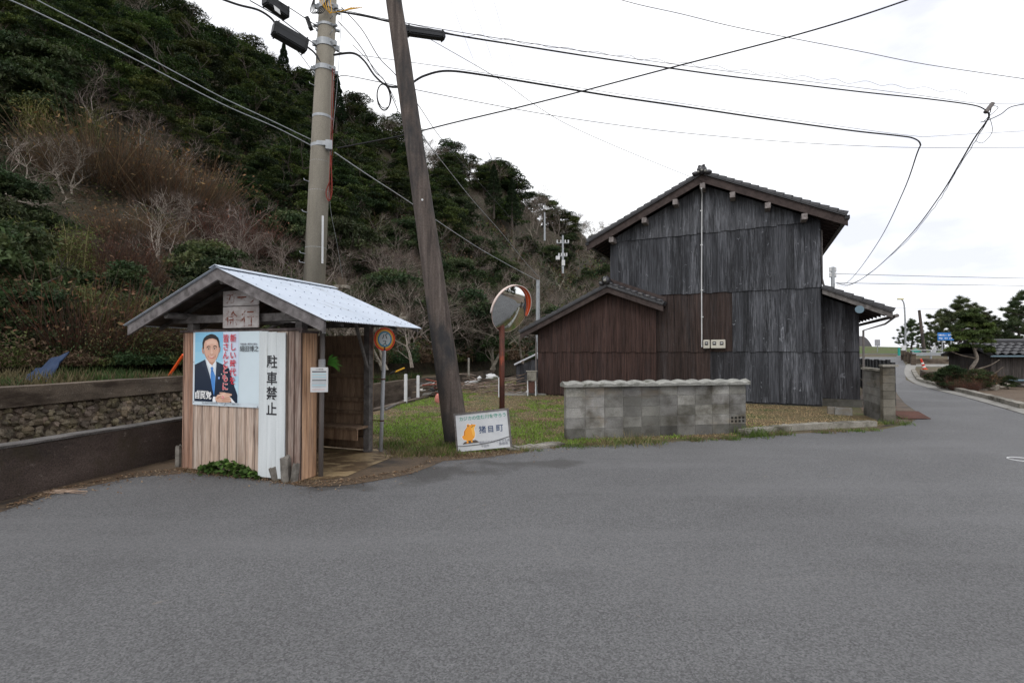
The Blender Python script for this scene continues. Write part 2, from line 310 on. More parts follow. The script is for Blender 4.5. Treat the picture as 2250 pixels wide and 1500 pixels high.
M['white_ink'] = flat('white_ink', (.85, .86, .87), .4)
M['navy_ink'] = flat('navy_ink', (.035, .07, .16), .5)
M['green_ink'] = flat('green_ink', (.04, .30, .22), .5)
M['grey_ink'] = flat('faded_ink', (.22, .23, .27), .5)
M['rust_ink'] = material('rust_lettering', [(.14, .045, .03), (.36, .33, .33)], (9, 9, 14), lo=.46, hi=.60, bump=0)
M['orange'] = flat('orange_paint', (.75, .10, .02), .45)
M['fadedorange'] = material('faded_hood', [(.62, .42, .36), (.72, .60, .55)], (4, 4, 4), bump=.05, rough=.5)
M['rustpole'] = material('rusty_orange_pole', [(.05, .018, .013), (.10, .028, .016), (.48, .08, .025)], (5, 5, 1.6), lo=.42, hi=.70, fine=(50, .3), bump=.3, rough=.6)
M['rustplate'] = material('rusty_plate', [(.07, .035, .028), (.13, .06, .045)], (3, 3, 3), fine=(40, .3), bump=.2)
M['redrope'] = flat('red_rope', (.20, .03, .022), .8)
M['yellowrope'] = flat('yellow_cord', (.62, .34, .03), .7)
M['mirror'] = flat('mirror_face', (.72, .74, .74), .03, 1.0)
M['leaf'] = material('leaf', [(.75, .75, .75), (1.25, 1.25, 1.2)], (.9, .9, .9), attr=True, rnd=.28, rough=.8, bump=0, trans=.18)
M['needle'] = material('needle', [(.8, .8, .8), (1.2, 1.2, 1.2)], (.9, .9, .9), attr=True, rnd=.15, rough=.6, bump=0)
M['grass'] = material('grass_blade', [(.85, .85, .85), (1.15, 1.15, 1.15)], (2, 2, 2), attr=True, rough=.7, bump=0, trans=.25)
M['bark'] = material('bark', [(.045, .036, .03), (.10, .085, .07)], (6, 6, 2), fine=(20, .3), bump=.5, rnd=.2)
M['palebark'] = material('pale_bark', [(.15, .125, .105), (.34, .30, .255)], (3, 3, 3), fine=(12, .3), bump=.3, attr=True, rnd=.15)
M['bluetarp'] = flat('blue_tarp', (.010, .028, .075), .6)
M['signblue'] = flat('road_sign_blue', (.02, .17, .52), .5)
M['net'] = flat('green_net', (.02, .30, .25), .6)
M['redwhite'] = material('cone_colour', [(.97, .97, .97), (1.03, 1.03, 1.03)], (3, 3, 3), attr=True, rough=.5, bump=0)
M['rock'] = material('garden_stone', [(.20, .18, .15), (.36, .33, .28)], (3, 3, 3), fine=(30, .3), bump=.6, bscale=12, bdist=.03)
M['debris'] = material('debris', [(.8, .8, .8), (1.2, 1.2, 1.2)], (3, 3, 3), attr=True, fine=(20, .3), bump=.2)
M['lightblue'] = flat('pale_blue_paint', (.15, .22, .27), .6)
M['yellow'] = flat('lamp_yellow', (.55, .48, .10), .6)

# ================================================================== ground, road, creek
E1 = [(-6.9, -40), (-6.1, -2), (-5.52, 5.2), (-5.05, 7.4), (-4.6, 9.4), (-3.35, 15), (-2.0, 22), (1.0, 34), (4.0, 46)]   # near edge of the creek
E2 = [(-9.7, -40), (-9.0, -2), (-8.6, 7), (-8.05, 11.4), (-5.6, 18.6), (-3.9, 24.6), (-2.0, 31), (1.6, 44), (3.0, 50)]        # far edge
def xat(E, y):
    for (x0, y0), (x1, y1) in zip(E, E[1:]):
        if y0 <= y <= y1: return x0 + (x1 - x0) * (y - y0) / (y1 - y0)
    return E[-1][0] if y > E[-1][1] else E[0][0]
def sm(a, b, v): t = min(1, max(0, (v - a) / (b - a))); return t * t * (3 - 2 * t)
def rise(x, y): return 1.25 * sm(26, 62, y) * sm(2, 12, x - .18 * y)
def GR(px, py):
    Z = 8.0
    while Z < 200:
        x = (px - 1125) / F * Z
        if EYE - (py - HZ) / F * Z <= rise(x, Z): break
        Z += .05
    return Vector((x, Z, rise(x, Z)))
g3 = lambda x, y: (GR(x, y).x, GR(x, y).y)
def zg(x, y):
    z = rise(x, y)
    if y < 46:
        a, b = xat(E1, y), xat(E2, y)
        if b - .12 < x < a + .12: return -1.15
        if x <= b - .12: return .95 - .65 * sm(11.4, 18.6, y)
    elif x < 3: return .3
    return z
# hill: a table of (distance, photo row of the bare slope) per column, turned into heights
HT = {-1500: [(8, 800), (14, 620), (22, 420), (34, 180), (50, 60), (80, 0), (120, 0), (260, 60)],
      -500: [(10, 805), (15, 660), (22, 440), (34, 150), (50, -60), (75, -150), (120, -150), (260, -60)],
      0: [(11.5, 803), (16, 690), (24, 480), (34, 250), (48, 20), (70, -120), (110, -160), (260, -100)],
      300: [(13.5, 798), (19, 690), (27, 560), (37, 380), (50, 180), (68, 60), (100, 20), (260, 60)],
      500: [(15.5, 797), (21, 735), (28, 640), (38, 500), (50, 310), (62, 200), (90, 150), (260, 170)],
      650: [(18, 797), (22, 760), (28, 690), (38, 590), (50, 450), (66, 330), (95, 225), (260, 230)],
      800: [(22, 797), (26, 775), (32, 710), (42, 620), (55, 520), (72, 400), (100, 290), (260, 300)],
      950: [(28, 795), (32, 775), (38, 720), (48, 650), (62, 555), (80, 455), (105, 375), (260, 390)],
      1100: [(34, 790), (39, 770), (46, 735), (58, 685), (74, 600), (92, 505), (120, 415), (260, 430)],
      1200: [(42, 785), (48, 768), (58, 735), (70, 690), (86, 620), (106, 555), (135, 498), (260, 520)],
      1340: [(55, 780), (62, 765), (74, 735), (90, 700), (110, 650), (135, 590), (165, 545), (260, 570)],
      1500: [(80, 778), (90, 770), (105, 755), (120, 735), (140, 700), (165, 670), (190, 650), (260, 650)],
      1700: [(120, 785), (130, 783), (140, 782), (155, 780), (175, 778), (200, 775), (220, 775), (260, 776)]}
HK = sorted(HT)
def hill_row(px, j):
    px = min(max(px, HK[0]), HK[-1])
    for a, b in zip(HK, HK[1:]):
        if px <= b:
            t = (px - a) / (b - a); p, q = HT[a][j], HT[b][j]; return p[0] + (q[0] - p[0]) * t, p[1] + (q[1] - p[1]) * t
def hill_z(px, Z):
    rows = [hill_row(px, j) for j in range(8)]
    for (z0, y0), (z1, y1) in zip(rows, rows[1:]):
        if Z <= z1 or (z1, y1) == rows[-1]:
            t = (Z - z0) / (z1 - z0); a = EYE + (HZ - y0) / F * z0; b = EYE + (HZ - y1) / F * z1
            return a + (b - a) * max(0, min(1, t))
def build_ground():
    offs = [0, .3, .7] + list(np.arange(1.2, 44, .8)) + [46, 50, 60, 80, 110, 160, 260, 600, 1500, 3000]
    ys = [-600, -200, -80, -40, -20] + list(np.arange(-12, 66, .6)) + [70, 80, 90, 120, 170, 250, 400, 900, 2000, 4000]
    m = MB()
    def patch(cols):
        base = len(m.v); n = len(cols(0))
        for y in ys:
            for (x, z) in cols(y): m.v.append((x, y, z - (max(0, y - 120) * .004)))
        for j in range(len(ys) - 1):
            for i in range(n - 1): m.f.append(tuple(base + k for k in (j * n + i, j * n + i + 1, (j + 1) * n + i + 1, (j + 1) * n + i))); m.c.append((1, 1, 1))
    bank = lambda y: (.95 - .65 * sm(11.4, 18.6, y)) if y < 46 else .3
    patch(lambda y: [(xat(E2, y) - .2 - o, bank(y)) for o in reversed(offs)] + [(xat(E2, y) - .195, -1.2)])
    patch(lambda y: [(xat(E2, y) - .2, -1.15 if y < 46 else .25), ((xat(E2, y) + xat(E1, y)) / 2, -1.2 if y < 46 else .25), (xat(E1, y) + .05, -1.15 if y < 46 else .25)])
    patch(lambda y: [(xat(E1, y) + .045, -1.2)] + [(xat(E1, y) + .05 + o, rise(xat(E1, y) + o, y)) for o in offs])
    tag(m.build('ground', M['ground']), kind='structure')
build_ground()
def build_hill():
    m = MB(); cols = list(range(-1500, 1701, 25)); rows = []
    for px in cols:
        r = [hill_row(px, j) for j in range(8)]; zs = []
        for (z0, _), (z1, _) in zip(r, r[1:]):
            for k in range(5): zs.append(z0 + (z1 - z0) * k / 5)
        zs.append(r[-1][0]); rows.append(zs)
    nr = len(rows[0])
    for ci, px in enumerate(cols):
        for k, Z in enumerate(rows[ci]):
            x = (px - 1125) / F * Z; h = hill_z(px, Z)
            h += (float(vnoise(x, Z, 3.5)) - .5) * .05 * Z * min(1, k / 6) if k else -1.2
            m.v.append((x, Z, h))
    for ci in range(len(cols) - 1):
        for k in range(nr - 1): m.f.append((ci * nr + k, (ci + 1) * nr + k, (ci + 1) * nr + k + 1, ci * nr + k + 1)); m.c.append((1, 1, 1))
    tag(m.build('hill', M['hill'], smooth=True), kind='structure')
build_hill()

def sheet(name, pts, z, mat): return tag(MB().poly([(p[0], p[1], z) for p in pts]).build(name, mat), kind='structure')
g2 = lambda x, y: (G(x, y).x, G(x, y).y)
# asphalt: the wide junction in front plus the lane climbing away to the right
left_edge = [(-6.0, -12), (-5.75, 0), g2(-60, 1160), g2(0, 1122), g2(130, 1078), g2(300, 1043), g2(400, 1036), g2(560, 1050), g2(690, 1066), g2(780, 1061), g2(900, 1040), g2(960, 1012), g2(1060, 1004), g2(1150, 990), g2(1240, 980), g2(1440, 971), g2(1640, 961), g2(1760, 951), g2(1935, 943), g2(1990, 932), g2(2018, 917), g2(2010, 903), g2(1985, 885), g2(1970, 866), g2(1962, 850)]
right_edge = [g2(1978, 828), g2(2005, 842), g2(2060, 858), g2(2120, 873), g2(2190, 893), g2(2260, 914), g2(2400, 955), (14.5, 7.5), (16, 2), (19, -12)]
sheet('road', [p for p in left_edge] + [p for p in right_edge], .004, M['asphalt'])
# lane ribbon going up to the coast road
def ribbon(name, Lp, Rp, dz, mat, k=5):
    m = MB(); a = smooth_pts([Vector((x, y, 0)) for x, y in Lp], k); b = smooth_pts([Vector((x, y, 0)) for x, y in Rp], k)
    for i, (p, q) in enumerate(zip(a, b)):
        for t in (0, .25, .5, .75, 1):
            r = p.lerp(q, t); m.v.append((r.x, r.y, rise(r.x, r.y) + dz))
    for i in range(len(a) - 1):
        for t in range(4): m.f.append((i * 5 + t, i * 5 + t + 1, (i + 1) * 5 + t + 1, (i + 1) * 5 + t)); m.c.append((1, 1, 1))
    return tag(m.build(name, mat), kind='structure')
ribbon('lane', [g3(1955, 853), g3(1952, 836), g3(1940, 818), g3(1920, 805), g3(1890, 794), g3(1830, 785)], [g3(1990, 838), g3(1988, 824), g3(1987, 812), g3(1990, 803), g3(1984, 793), g3(1978, 784)], .012, M['asphalt'])
ribbon('coast_road', [(30, 62), (60, 62), (120, 66)], [(30, 74), (60, 74), (120, 78)], .03, M['asphalt'])
ribbon('cross_road', [g3(1988, 806), g3(2060, 806), g3(2190, 806)], [g3(1992, 800), g3(2060, 800), g3(2190, 800)], .02, M['gutter'])
# concrete gutter strip and kerb along the garden on the right
gl = [g2(2262, 915), g2(2190, 893), g2(2120, 873), g2(2060, 858), g2(2010, 843), g3(1990, 828), g3(1986, 815), g3(1990, 804)]
gr = [g2(2262, 899), g2(2190, 879), g2(2120, 862), g2(2065, 848), g3(2028, 838), g3(2016, 826), g3(2010, 815), g3(2012, 804)]
ribbon('gutter', gl, gr, .018, M['gutter'])
sheet('garden_soil', [g2(2262, 896), g2(2120, 859), (22.6, 24.2), (30, 25), (60, 25), (60, -10), (22, -14), (19.5, -8), (16.5, 3), (15, 8)], .006, M['soil'])
def kerbstones(path, h, w, name, label, cat, mat, group, stones=1.2, base=0):
    P_ = smooth_pts([Vector((x, y, 0)) for x, y in path], 8); m = MB(); r = thing(name, label, cat, (P_[0].x, P_[0].y, 0))
    for a, b in zip(P_, P_[1:]):
        d = (b - a); n_ = Vector((-d.y, d.x, 0)).normalized() * w; za, zb = rise(a.x, a.y), rise(b.x, b.y); j = random.uniform(-.012, .012)
        m.hexa([a + Vector((0, 0, za - .1)), b + Vector((0, 0, zb - .1)), b + n_ + Vector((0, 0, zb - .1)), a + n_ + Vector((0, 0, za - .1)),
                a + Vector((0, 0, za + h + j)), b + Vector((0, 0, zb + h + j)), b + n_ + Vector((0, 0, zb + h + j)), a + n_ + Vector((0, 0, za + h + j))])
    m.build('kerb_stones', mat, r); return r
kerbstones(gr[:7], .15, .22, 'garden_kerb', 'low pale concrete kerb curving along the garden on the right', 'kerb', M['kerb'], None)
kerbstones([g2(1640, 958), g2(1700, 950), g2(1770, 944), g2(1850, 940), g2(1925, 936)], .11, .2, 'verge_kerb', 'low worn concrete kerb between the road and the dry grass before the house', 'kerb', M['kerb'], None)
kerbstones([g2(1120, 992), g2(1180, 986), g2(1242, 979)], .05, .22, 'broken_kerb', 'broken pale kerb edge between the frog sign and the block wall', 'kerb', M['kerb'], None)
# grassy lot between shelter and house
lot = [g2(850, 1004), g2(905, 999), g2(1000, 1001), g2(1130, 988), g2(1243, 976), g2(1440, 966), g2(1640, 956), g2(1770, 944), g2(1940, 934), (8.9, 11), (9.2, 14), (16, 24), (9, 32), (2.2, 33), (-1.85, 22), (-3.1, 15.2), (-3.9, 11), (-3.0, 8.3)]
sheet('lot', lot, .003, M['lot'])
sheet('dirt', [g2(560, 1046), g2(610, 1058), g2(660, 1066), g2(700, 1069), g2(745, 1067), g2(800, 1060), g2(850, 1051), g2(900, 1041), g2(945, 1025), g2(975, 1012), g2(1060, 1006), g2(1150, 992), g2(1130, 983), g2(1000, 990), g2(850, 985), (-3.4, 8.4), (-4.1, 8.0), (-4.55, 6.7)], .008, M['dirt'])
# verge beyond the house corner
sheet('verge', [g2(1930, 938), g2(1990, 930), g2(2018, 916), g2(2008, 903), g2(1985, 886), g2(1970, 868), (17.3, 22), (12, 17), (9.4, 13), (8.4, 10.8)], .006, M['dirt'])
sheet('shelter_floor', [g2(698, 1054), g2(735, 1051), g2(765, 1046), g2(800, 1030), g2(850, 1010), g2(868, 1001), g2(840, 993), (-2.2, 7.9), (-3.8, 8.4), (-4.3, 6.8), (-3.0, 6.2)], .013, M['floor'])
sheet('left_bank', [(-5.75, -12), (-5.7, 0), g2(-60, 1162), g2(0, 1126), g2(130, 1082), g2(300, 1047), g2(400, 1040), g2(420, 1024), (-4.6, 7.6), (-5.0, 7.4), (-5.45, 5.2), (-6.1, -12)], .007, M['dirt'])

# ---------------- creek walls
def wall_along(E_, y0, y1, thick, ztop, zbot, side, step=.8, jit=.01):
    """list of (p, n) down the polyline, side = +1 body to +x"""
    ys = list(np.arange(y0, y1, step)) + [y1]; out = []
    for y in ys:
        x = xat(E_, y); d = Vector((xat(E_, y + .3) - xat(E_, y - .3), .6, 0)).normalized(); out.append((Vector((x, y, 0)), Vector((d.y, -d.x, 0)) * side))
    return out
def strip(m, prof, z0, z1, d0, d1, jit=.012, col=(1, 1, 1)):
    pr = []
    for (p, n) in prof:
        a, b = (z1(p.y) if callable(z1) else z1), (z0(p.y) if callable(z0) else z0); j = random.uniform(-jit, jit)
        pr.append([p + n * d0 + Vector((0, 0, b)), p + n * d1 + Vector((0, 0, b)), p + n * (d1 + j) + Vector((0, 0, a + j)), p + n * (d0 - j) + Vector((0, 0, a + j * .5))])
    vs = [v for q in pr for v in q]; fs = []
    for i in range(len(pr) - 1):
        for k in range(4): k2 = (k + 1) % 4; fs.append((i * 4 + k, i * 4 + k2, i * 4 + 4 + k2, i * 4 + 4 + k))
    fs += [(0, 1, 2, 3), tuple((len(pr) - 1) * 4 + k for k in (3, 2, 1, 0))]
    m.add(vs, fs, col)
t_ = thing('parapet_wall', 'low dark mossy concrete wall along the near side of the creek, left of the shelter', 'wall', (-5.5, 5, 0))
pr = wall_along(E1, -12, 9.2, .22, 0, 0, 1, .35)
m = MB(); strip(m, pr, -1.3, .56, -.16, .06); m.build('wall_face', M['mosswall'], t_)
m = MB(); strip(m, pr, .56, .585, -.17, .065, .008); m.build('coping', M['walltop'], t_)
t_ = thing('bank_wall', 'stone creek wall with a concrete cap band below the hill on the left', 'wall', (-8.3, 8, 0))
pr = wall_along(E2, -12, 12.2, .3, 0, 0, -1, .5)
m = MB(); strip(m, pr, .66, 1.0, -.06, .35); m.build('cap_band', M['capband'], t_)
m = MB(); strip(m, pr, -1.3, .66, .05, .35); m.build('mortar_bed', M['capband'], t_)
m = MB()
for y in np.arange(-4, 12.2, .115):
    for z in np.arange(-1.2, .64, .105):
        yy = y + random.uniform(-.06, .06); x = xat(E2, min(yy, 12.1)); s = random.uniform(.05, .095); g_ = random.uniform(.6, 1.5)
        m.ball((x - .055 + random.uniform(-.02, .02), yy, z + random.uniform(-.04, .04)), (s * .8, s * 1.2, s * .9), 6, 4, (g_, g_ * random.uniform(.9, 1), g_ * random.uniform(.78, .98)), jit=.34)
m.build('stone_facing', M['stone'], t_)
t_ = thing('channel_wall', 'plain concrete wall on the far side of the creek behind the grassy lot', 'wall', (-5.6, 18, 0))
pr = wall_along(E2, 12.4, 46, .3, 0, 0, -1, 1.0)
m = MB(); strip(m, pr, -1.3, lambda y: .32 + .3 * (1 - sm(12, 15, y)), -.02, .28); m.build('wall_face', M['capband'], t_)
t_ = thing('lot_edge_wall', 'crumbling brown bank edge with a concrete foot below the white posts', 'wall', (-3.6, 13, 0))
pr = wall_along(E1, 9.6, 30, .2, 0, 0, 1, .9)
m = MB(); strip(m, pr, -1.3, .05, -.1, .12, .03); m.build('wall_face', M['capband'], t_)
# ================================================================== the old two-storey house
HC = Vector((8.99, 14.04, 0)); HU = Vector((-.894, .447, 0)); HW = Vector((.447, .894, 0)); UP = Vector((0, 0, 1))
def Hp(t, s, z): return HC + HU * t + HW * s + UP * z
def plank_tier(m, t0, t1, s, zb, zt, palette, wmin=.16, wmax=.27, th=.02, lean=.012, gapc=(.01, .01, .01), pt=None):
    """vertical boards on the plane s; zb, zt numbers or functions of t; palette(t) -> colour"""
    pt = pt or Hp
    t = t0
    while t < t1 - 1e-4:
        w = min(random.uniform(wmin, wmax), t1 - t); w = t1 - t if t1 - t - w < .07 else w; a, b = t + .0025, t + w - .0025
        j = random.uniform(-.004, .004); zba = zb(t) if callable(zb) else zb; zbb = zb(t + w) if callable(zb) else zb
        jb = random.uniform(-.018, .018); za, zc = (zt(t), zt(t + w)) if callable(zt) else (zt, zt)
        s0, s1 = s + j - lean, s + j
        if za - zba > .02 or zc - zbb > .02:
            m.hexa([pt(a, s0 - th, zba + jb), pt(b, s0 - th, zbb + jb), pt(b, s0, zbb + jb), pt(a, s0, zba + jb), pt(a, s1 - th, za), pt(b, s1 - th, zc), pt(b, s1, zc), pt(a, s1, za)], palette(t))
        t += w
def tile_slope(name, parent, o, along, upslope, L_, W_, mat, wave=.27, row=.24, amp=.028, th=.05, step=.03):
    """roof tile surface: waves along the eave, a step at every course, solid underneath"""
    along, upslope = Vector(along).normalized(), Vector(upslope).normalized(); nrm = along.cross(upslope); nrm = nrm if nrm.z > 0 else -nrm
    m = MB(); na = max(2, int(L_ / wave * 5)); nr = max(1, int(round(W_ / row))); prof = []
    for r in range(nr):
        for e in (0, 1): prof.append((W_ * (r + e * .995) / nr, step if e == 0 else 0))
    for (w, h) in prof:
        for i in range(na + 1):
            a = L_ * i / na; ph = 2 * math.pi * a / wave
            m.v.append(tuple(Vector(o) + along * a + upslope * w + nrm * (h + amp * (math.sin(ph) + .35 * math.sin(2 * ph + .7)) + amp)))
    for k in range(len(prof) - 1):
        for i in range(na):
            q = k * (na + 1) + i; m.f.append((q, q + 1, q + na + 2, q + na + 1)); m.c.append((1, 1, 1))
    b = Vector(o) - nrm * th
    m.obox(b, along * L_, upslope * W_, nrm * (th + .004))
    # verge roll tiles: little overlapping steps down both ends
    for ea in (-.02, L_ - .07):
        for r in range(nr):
            w0 = W_ * r / nr
            m.hexa([Vector(o) + along * (ea + x) + upslope * y + nrm * z for (x, y, z) in ((0, w0 - .02, -.02), (.09, w0 - .02, -.02), (.09, w0 + W_ / nr, -.02), (0, w0 + W_ / nr, -.02), (0, w0 - .02, .085), (.09, w0 - .02, .085), (.09, w0 + W_ / nr, .05), (0, w0 + W_ / nr, .05))])
    return m.build(name, mat, parent)
def wood(kind):
    def f(t):
        g_ = random.uniform(.8, 1.22)
        if kind == 'brown': return (.047 * g_, .032 * g_, .028 * g_, .12)
        if kind == 'annex': g_ = random.uniform(.8, 1.18); return (.058 * g_, .034 * g_, .029 * g_, .06)
        if kind == 'grey': g_ *= random.choice((.7, 1, 1, 1.25)); return (.050 * g_, .053 * g_, .061 * g_, random.uniform(.2, 1.05))
        if kind == 'pale': return (.078 * g_, .082 * g_, .092 * g_, random.uniform(.7, 1.2))
        if kind == 'dim': return (.038 * g_, .038 * g_, .043 * g_, random.uniform(.2, .5))
    return f
house = thing('wooden_house', 'old two-storey house clad in dark weathered boards with tiled gable roof', 'house', tuple(HC))
HD = 9.6; AP = 3.15
rt = lambda t: 6.93 - .478 * abs(t - AP)          # underside of the roof along the gable
# solid body behind the boards
m = MB(); m.prism([Hp(0, .004, 0), Hp(6.2, .004, 0), Hp(6.2, .004, rt(6.2)), Hp(AP, .004, rt(AP)), Hp(0, .004, rt(0))], HW * HD, (.05, .05, .055, .1))
m.build('wall', M['housewood'], house)
w1, w2, w3, w4 = wood('dim'), wood('pale'), wood('grey'), wood('brown')
m = MB()
plank_tier(m, 0, 2.15, -.005, .06, 1.62, w3); plank_tier(m, 2.15, 3.0, -.005, .06, 1.62, w1); plank_tier(m, 3.0, 4.7, -.005, .06, 1.62, w4)
o = m.build('board_tier', M['housewood'], house); o['label'] = 'lowest tier of wall boards, brown at its left end'
m = MB()
plank_tier(m, 0, 2.35, -.022, 1.59, 3.49, w3); plank_tier(m, 2.35, 4.75, -.022, 1.59, 3.49, w4)
o = m.build('board_tier', M['housewood'], house); o['label'] = 'second tier of wall boards, half brown and half grey'
m = MB(); plank_tier(m, 0, 6.2, -.040, 3.46, 5.42, w3); o = m.build('board_tier', M['housewood'], house); o['label'] = 'third tier of dark grey wall boards'
m = MB()
plank_tier(m, .02, 6.18, -.058, 5.38, lambda t: rt(t) - .01, lambda t: (w2 if .8 < t < 5.4 else w3)(t), .12, .26)
o = m.build('gable_boards', M['housewood'], house); o['label'] = 'paler triangular tier of boards under the gable'
# side wall boards (right side, upper storey) and battens between tiers
m = MB(); Sd = lambda t, s, z: HC + HW * t - HU * s + UP * z
Sd2 = lambda t, s, z: HC + HW * t + HU * s + UP * z
plank_tier(m, 0, HD, -.01, 3.0, 5.35, w1, pt=Sd2); m.build('side_boards', M['housewood'], house)
m = MB(); plank_tier(m, 0, HD, 6.22, 3.4, 5.35, w1, pt=Sd2, lean=-.012); m.build('side_boards', M['housewood'], house)
m = MB()
for z, sx, t1 in ((1.615, -.03, 4.7), (3.487, -.047, 6.2), (5.418, -.066, 6.2)):
    m.obox(Hp(0, sx, z - .012), HU * t1, HW * .05, UP * .012, (.02, .018, .018, 0))
m.build('batten', M['darkwood'], house)
# roof: two slopes, fascia, purlin ends, rafters, ridge
FO = -.5                                        # overhang toward the road
for sgn, nm in ((1, 'left'), (-1, 'right')):
    up_ = (-HU * sgn * 3.72 + UP * 1.78).normalized(); Ls = math.hypot(3.72, 1.78)
    o0 = Hp(3.15 + sgn * 3.72, FO - .06, 5.40)
    tile_slope('roof_slope', house, o0, HW, up_, HD + 1.1, Ls, M['tile'])
    m = MB(); nrm = UP * .05
    m.obox(Hp(3.15 + sgn * 3.76, FO, 5.08), HW * .045, up_ * (Ls + .1), UP * .25); m.build('fascia', M['fascia'], house)
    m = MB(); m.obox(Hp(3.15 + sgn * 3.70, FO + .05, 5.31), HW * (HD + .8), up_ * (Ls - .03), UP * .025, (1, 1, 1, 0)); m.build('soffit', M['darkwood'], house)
    for k in range(30 if sgn < 0 else 24):
        s_ = FO + .12 + k * .345 * (30 / 30 if sgn < 0 else 1.2)
        m = MB(); m.obox(Hp(3.15 + sgn * 3.66, s_, 5.245), HW * .055, up_ * .95, UP * .075, (1.25, 1.2, 1.15, 0)); m.build('rafter', M['fascia'], house)
    m = MB(); m.obox(Hp(3.15 + sgn * 3.80, FO - .04, 5.27), HW * (HD + 1.0), HU * sgn * -.12, UP * .10); m.build('gutter', M['blackiron'], house)
for t_x, z_ in ((0.42, 0), (1.35, 0), (2.3, 0), (3.15, 0), (3.97, 0), (4.95, 0), (6.05, 0)):
    m = MB(); zz = 6.86 - .478 * abs(t_x - 3.15); m.obox(Hp(t_x - .075, FO - .01, zz - .17), HU * .15, HW * .62, UP * .17, (1.5, 1.45, 1.45, .8)); m.build('purlin_end', M['greywood'], house, bevel=.004)
m = MB()
m.obox(Hp(3.15 - .13, FO - .08, 7.13), HU * .26, HW * (HD + 1.1), UP * .10); m.tube([Hp(3.15, FO - .09, 7.26), Hp(3.15, HD + .6, 7.26)], .08, 10); m.build('ridge', M['tile'], house)
m = MB()
m.ball(Hp(3.15, FO - .1, 7.24), (.16, .11, .14), 10, 8); m.ball(Hp(3.33, FO - .1, 7.15), (.13, .08, .07), 8, 6); m.ball(Hp(2.97, FO - .1, 7.15), (.13, .08, .07), 8, 6); m.ball(Hp(3.10, FO - .14, 7.35), (.05, .06, .05), 8, 6); m.ball(Hp(3.22, FO - .14, 7.34), (.05, .06, .05), 8, 6)
m.build('ridge_ornament', M['tile'], house, smooth=True)
m = MB()
for k in range(-1, 2): m.ball(Hp(3.15 + k * .1, FO - .2, 7.20 - abs(k) * .04), .035, 8, 6)
m.build('ridge_end_caps', M['coping'], house, smooth=True)
# conduit and meters
cz = thing('power_meters', 'two cream electricity meters with a white conduit running up to the gable', 'meter', tuple(Hp(3.0, -.1, 1.7)))
m = MB(); m.tube([Hp(3.17, -.62, 6.66), Hp(3.18, -.3, 6.55), Hp(3.2, -.13, 6.4), Hp(3.23, -.12, 4), Hp(3.24, -.11, 1.74)], .017, 8)
for z in (6.1, 5.0, 3.55, 2.7): m.box(Hp(3.22, -.12, z), (.07, .05, .03), R(-26.6))
m.build('conduit', M['white'], cz)
for a, b in ((3.19, 3.0), (2.97, 2.55)):
    m = MB(); m.obox(Hp(a, -.085, 1.70), HU * (b - a), HW * -.10, UP * .27); bx = m.build('meter_case', flat('meter_cream', (.52, .50, .44), .5), cz, bevel=.012)
    n = 1 if a > 3 else 2
    for k in range(n):
        cw = (a - b) / n; m = MB(); m.obox(Hp(a - cw * (k + .25), -.187, 1.80), HU * -cw * .5, HW * -.004, UP * .11); m.build('meter_window', M['black_ink'], bx)
        m = MB(); m.obox(Hp(a - cw * (k + .36), -.192, 1.85), HU * -cw * .28, HW * -.004, UP * .03); m.build('dial', M['white'], bx)
# downpipe between upper eave and lean-to
m = MB(); m.tube([Hp(-.06, .25, 5.2), Hp(-.06, .25, 3.75), Hp(-.12, .3, 3.5)], .03, 8); m.build('downpipe', M['greypipe'], house)

# ---- annex with its own gable (left)
ax = thing('annex', 'reddish brown single-storey annex with low tiled gable joined to the house', 'annex', tuple(Hp(6.8, 0, 0)))
AA = 6.19; al = lambda t: (3.66 - .463 * (t - AA)) if t > AA else 3.66 - .40 * (AA - t)
m = MB(); m.prism([Hp(4.68, -.10, 0), Hp(8.9, -.10, 0), Hp(8.9, -.10, al(8.9)), Hp(AA, -.10, al(AA)), Hp(4.68, -.10, al(4.68))], HW * 5.5, (.06, .036, .032, 0)); m.build('wall', M['housewood'], ax)
wa = wood('annex')
m = MB(); plank_tier(m, 4.65, 8.92, -.11, .05, 1.61, wa, .14, .19); o = m.build('board_tier', M['housewood'], ax); o['label'] = 'lower tier of brown boards'
m = MB(); plank_tier(m, 4.65, 8.92, -.125, 1.58, lambda t: al(t) - .005, wa, .14, .19); o = m.build('board_tier', M['housewood'], ax); o['label'] = 'upper tier of brown boards under the gable'
m = MB(); plank_tier(m, -.1, 5.3, 8.93, .05, 2.35, wa, .15, .22, pt=Sd2, lean=-.012); m.build('side_boards', M['housewood'], ax)
m = MB(); m.obox(Hp(4.65, -.14, 1.603), HU * 4.27, HW * .03, UP * .014); m.build('batten', M['darkwood'], ax)
AF = -.5
for (te, ze, tt, zt_) in ((9.47, 2.27, AA, 3.80), (4.36, 3.09, AA, 3.80)):
    v = Hp(tt, 0, zt_) - Hp(te, 0, ze); Ls = v.length; up_ = v.normalized()
    tile_slope('roof_slope', ax, Hp(te, AF - .05, ze + .05), HW, up_, (6.1 if te > 6 else .5 - .03), Ls, M['tile'], step=.02)
    m = MB(); m.obox(Hp(te, AF, ze - .20), HW * .045, up_ * (Ls + .04), UP * .22); m.build('fascia', M['fascia'], ax)
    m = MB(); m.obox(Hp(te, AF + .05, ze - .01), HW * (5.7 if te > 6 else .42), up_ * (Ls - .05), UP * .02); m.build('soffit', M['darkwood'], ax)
m = MB(); m.obox(Hp(AA - .1, AF - .08, 3.86), HU * .2, HW * .6, UP * .13); m.tube([Hp(AA, AF - .1, 4.02), Hp(AA, 0, 4.02)], .07, 8)
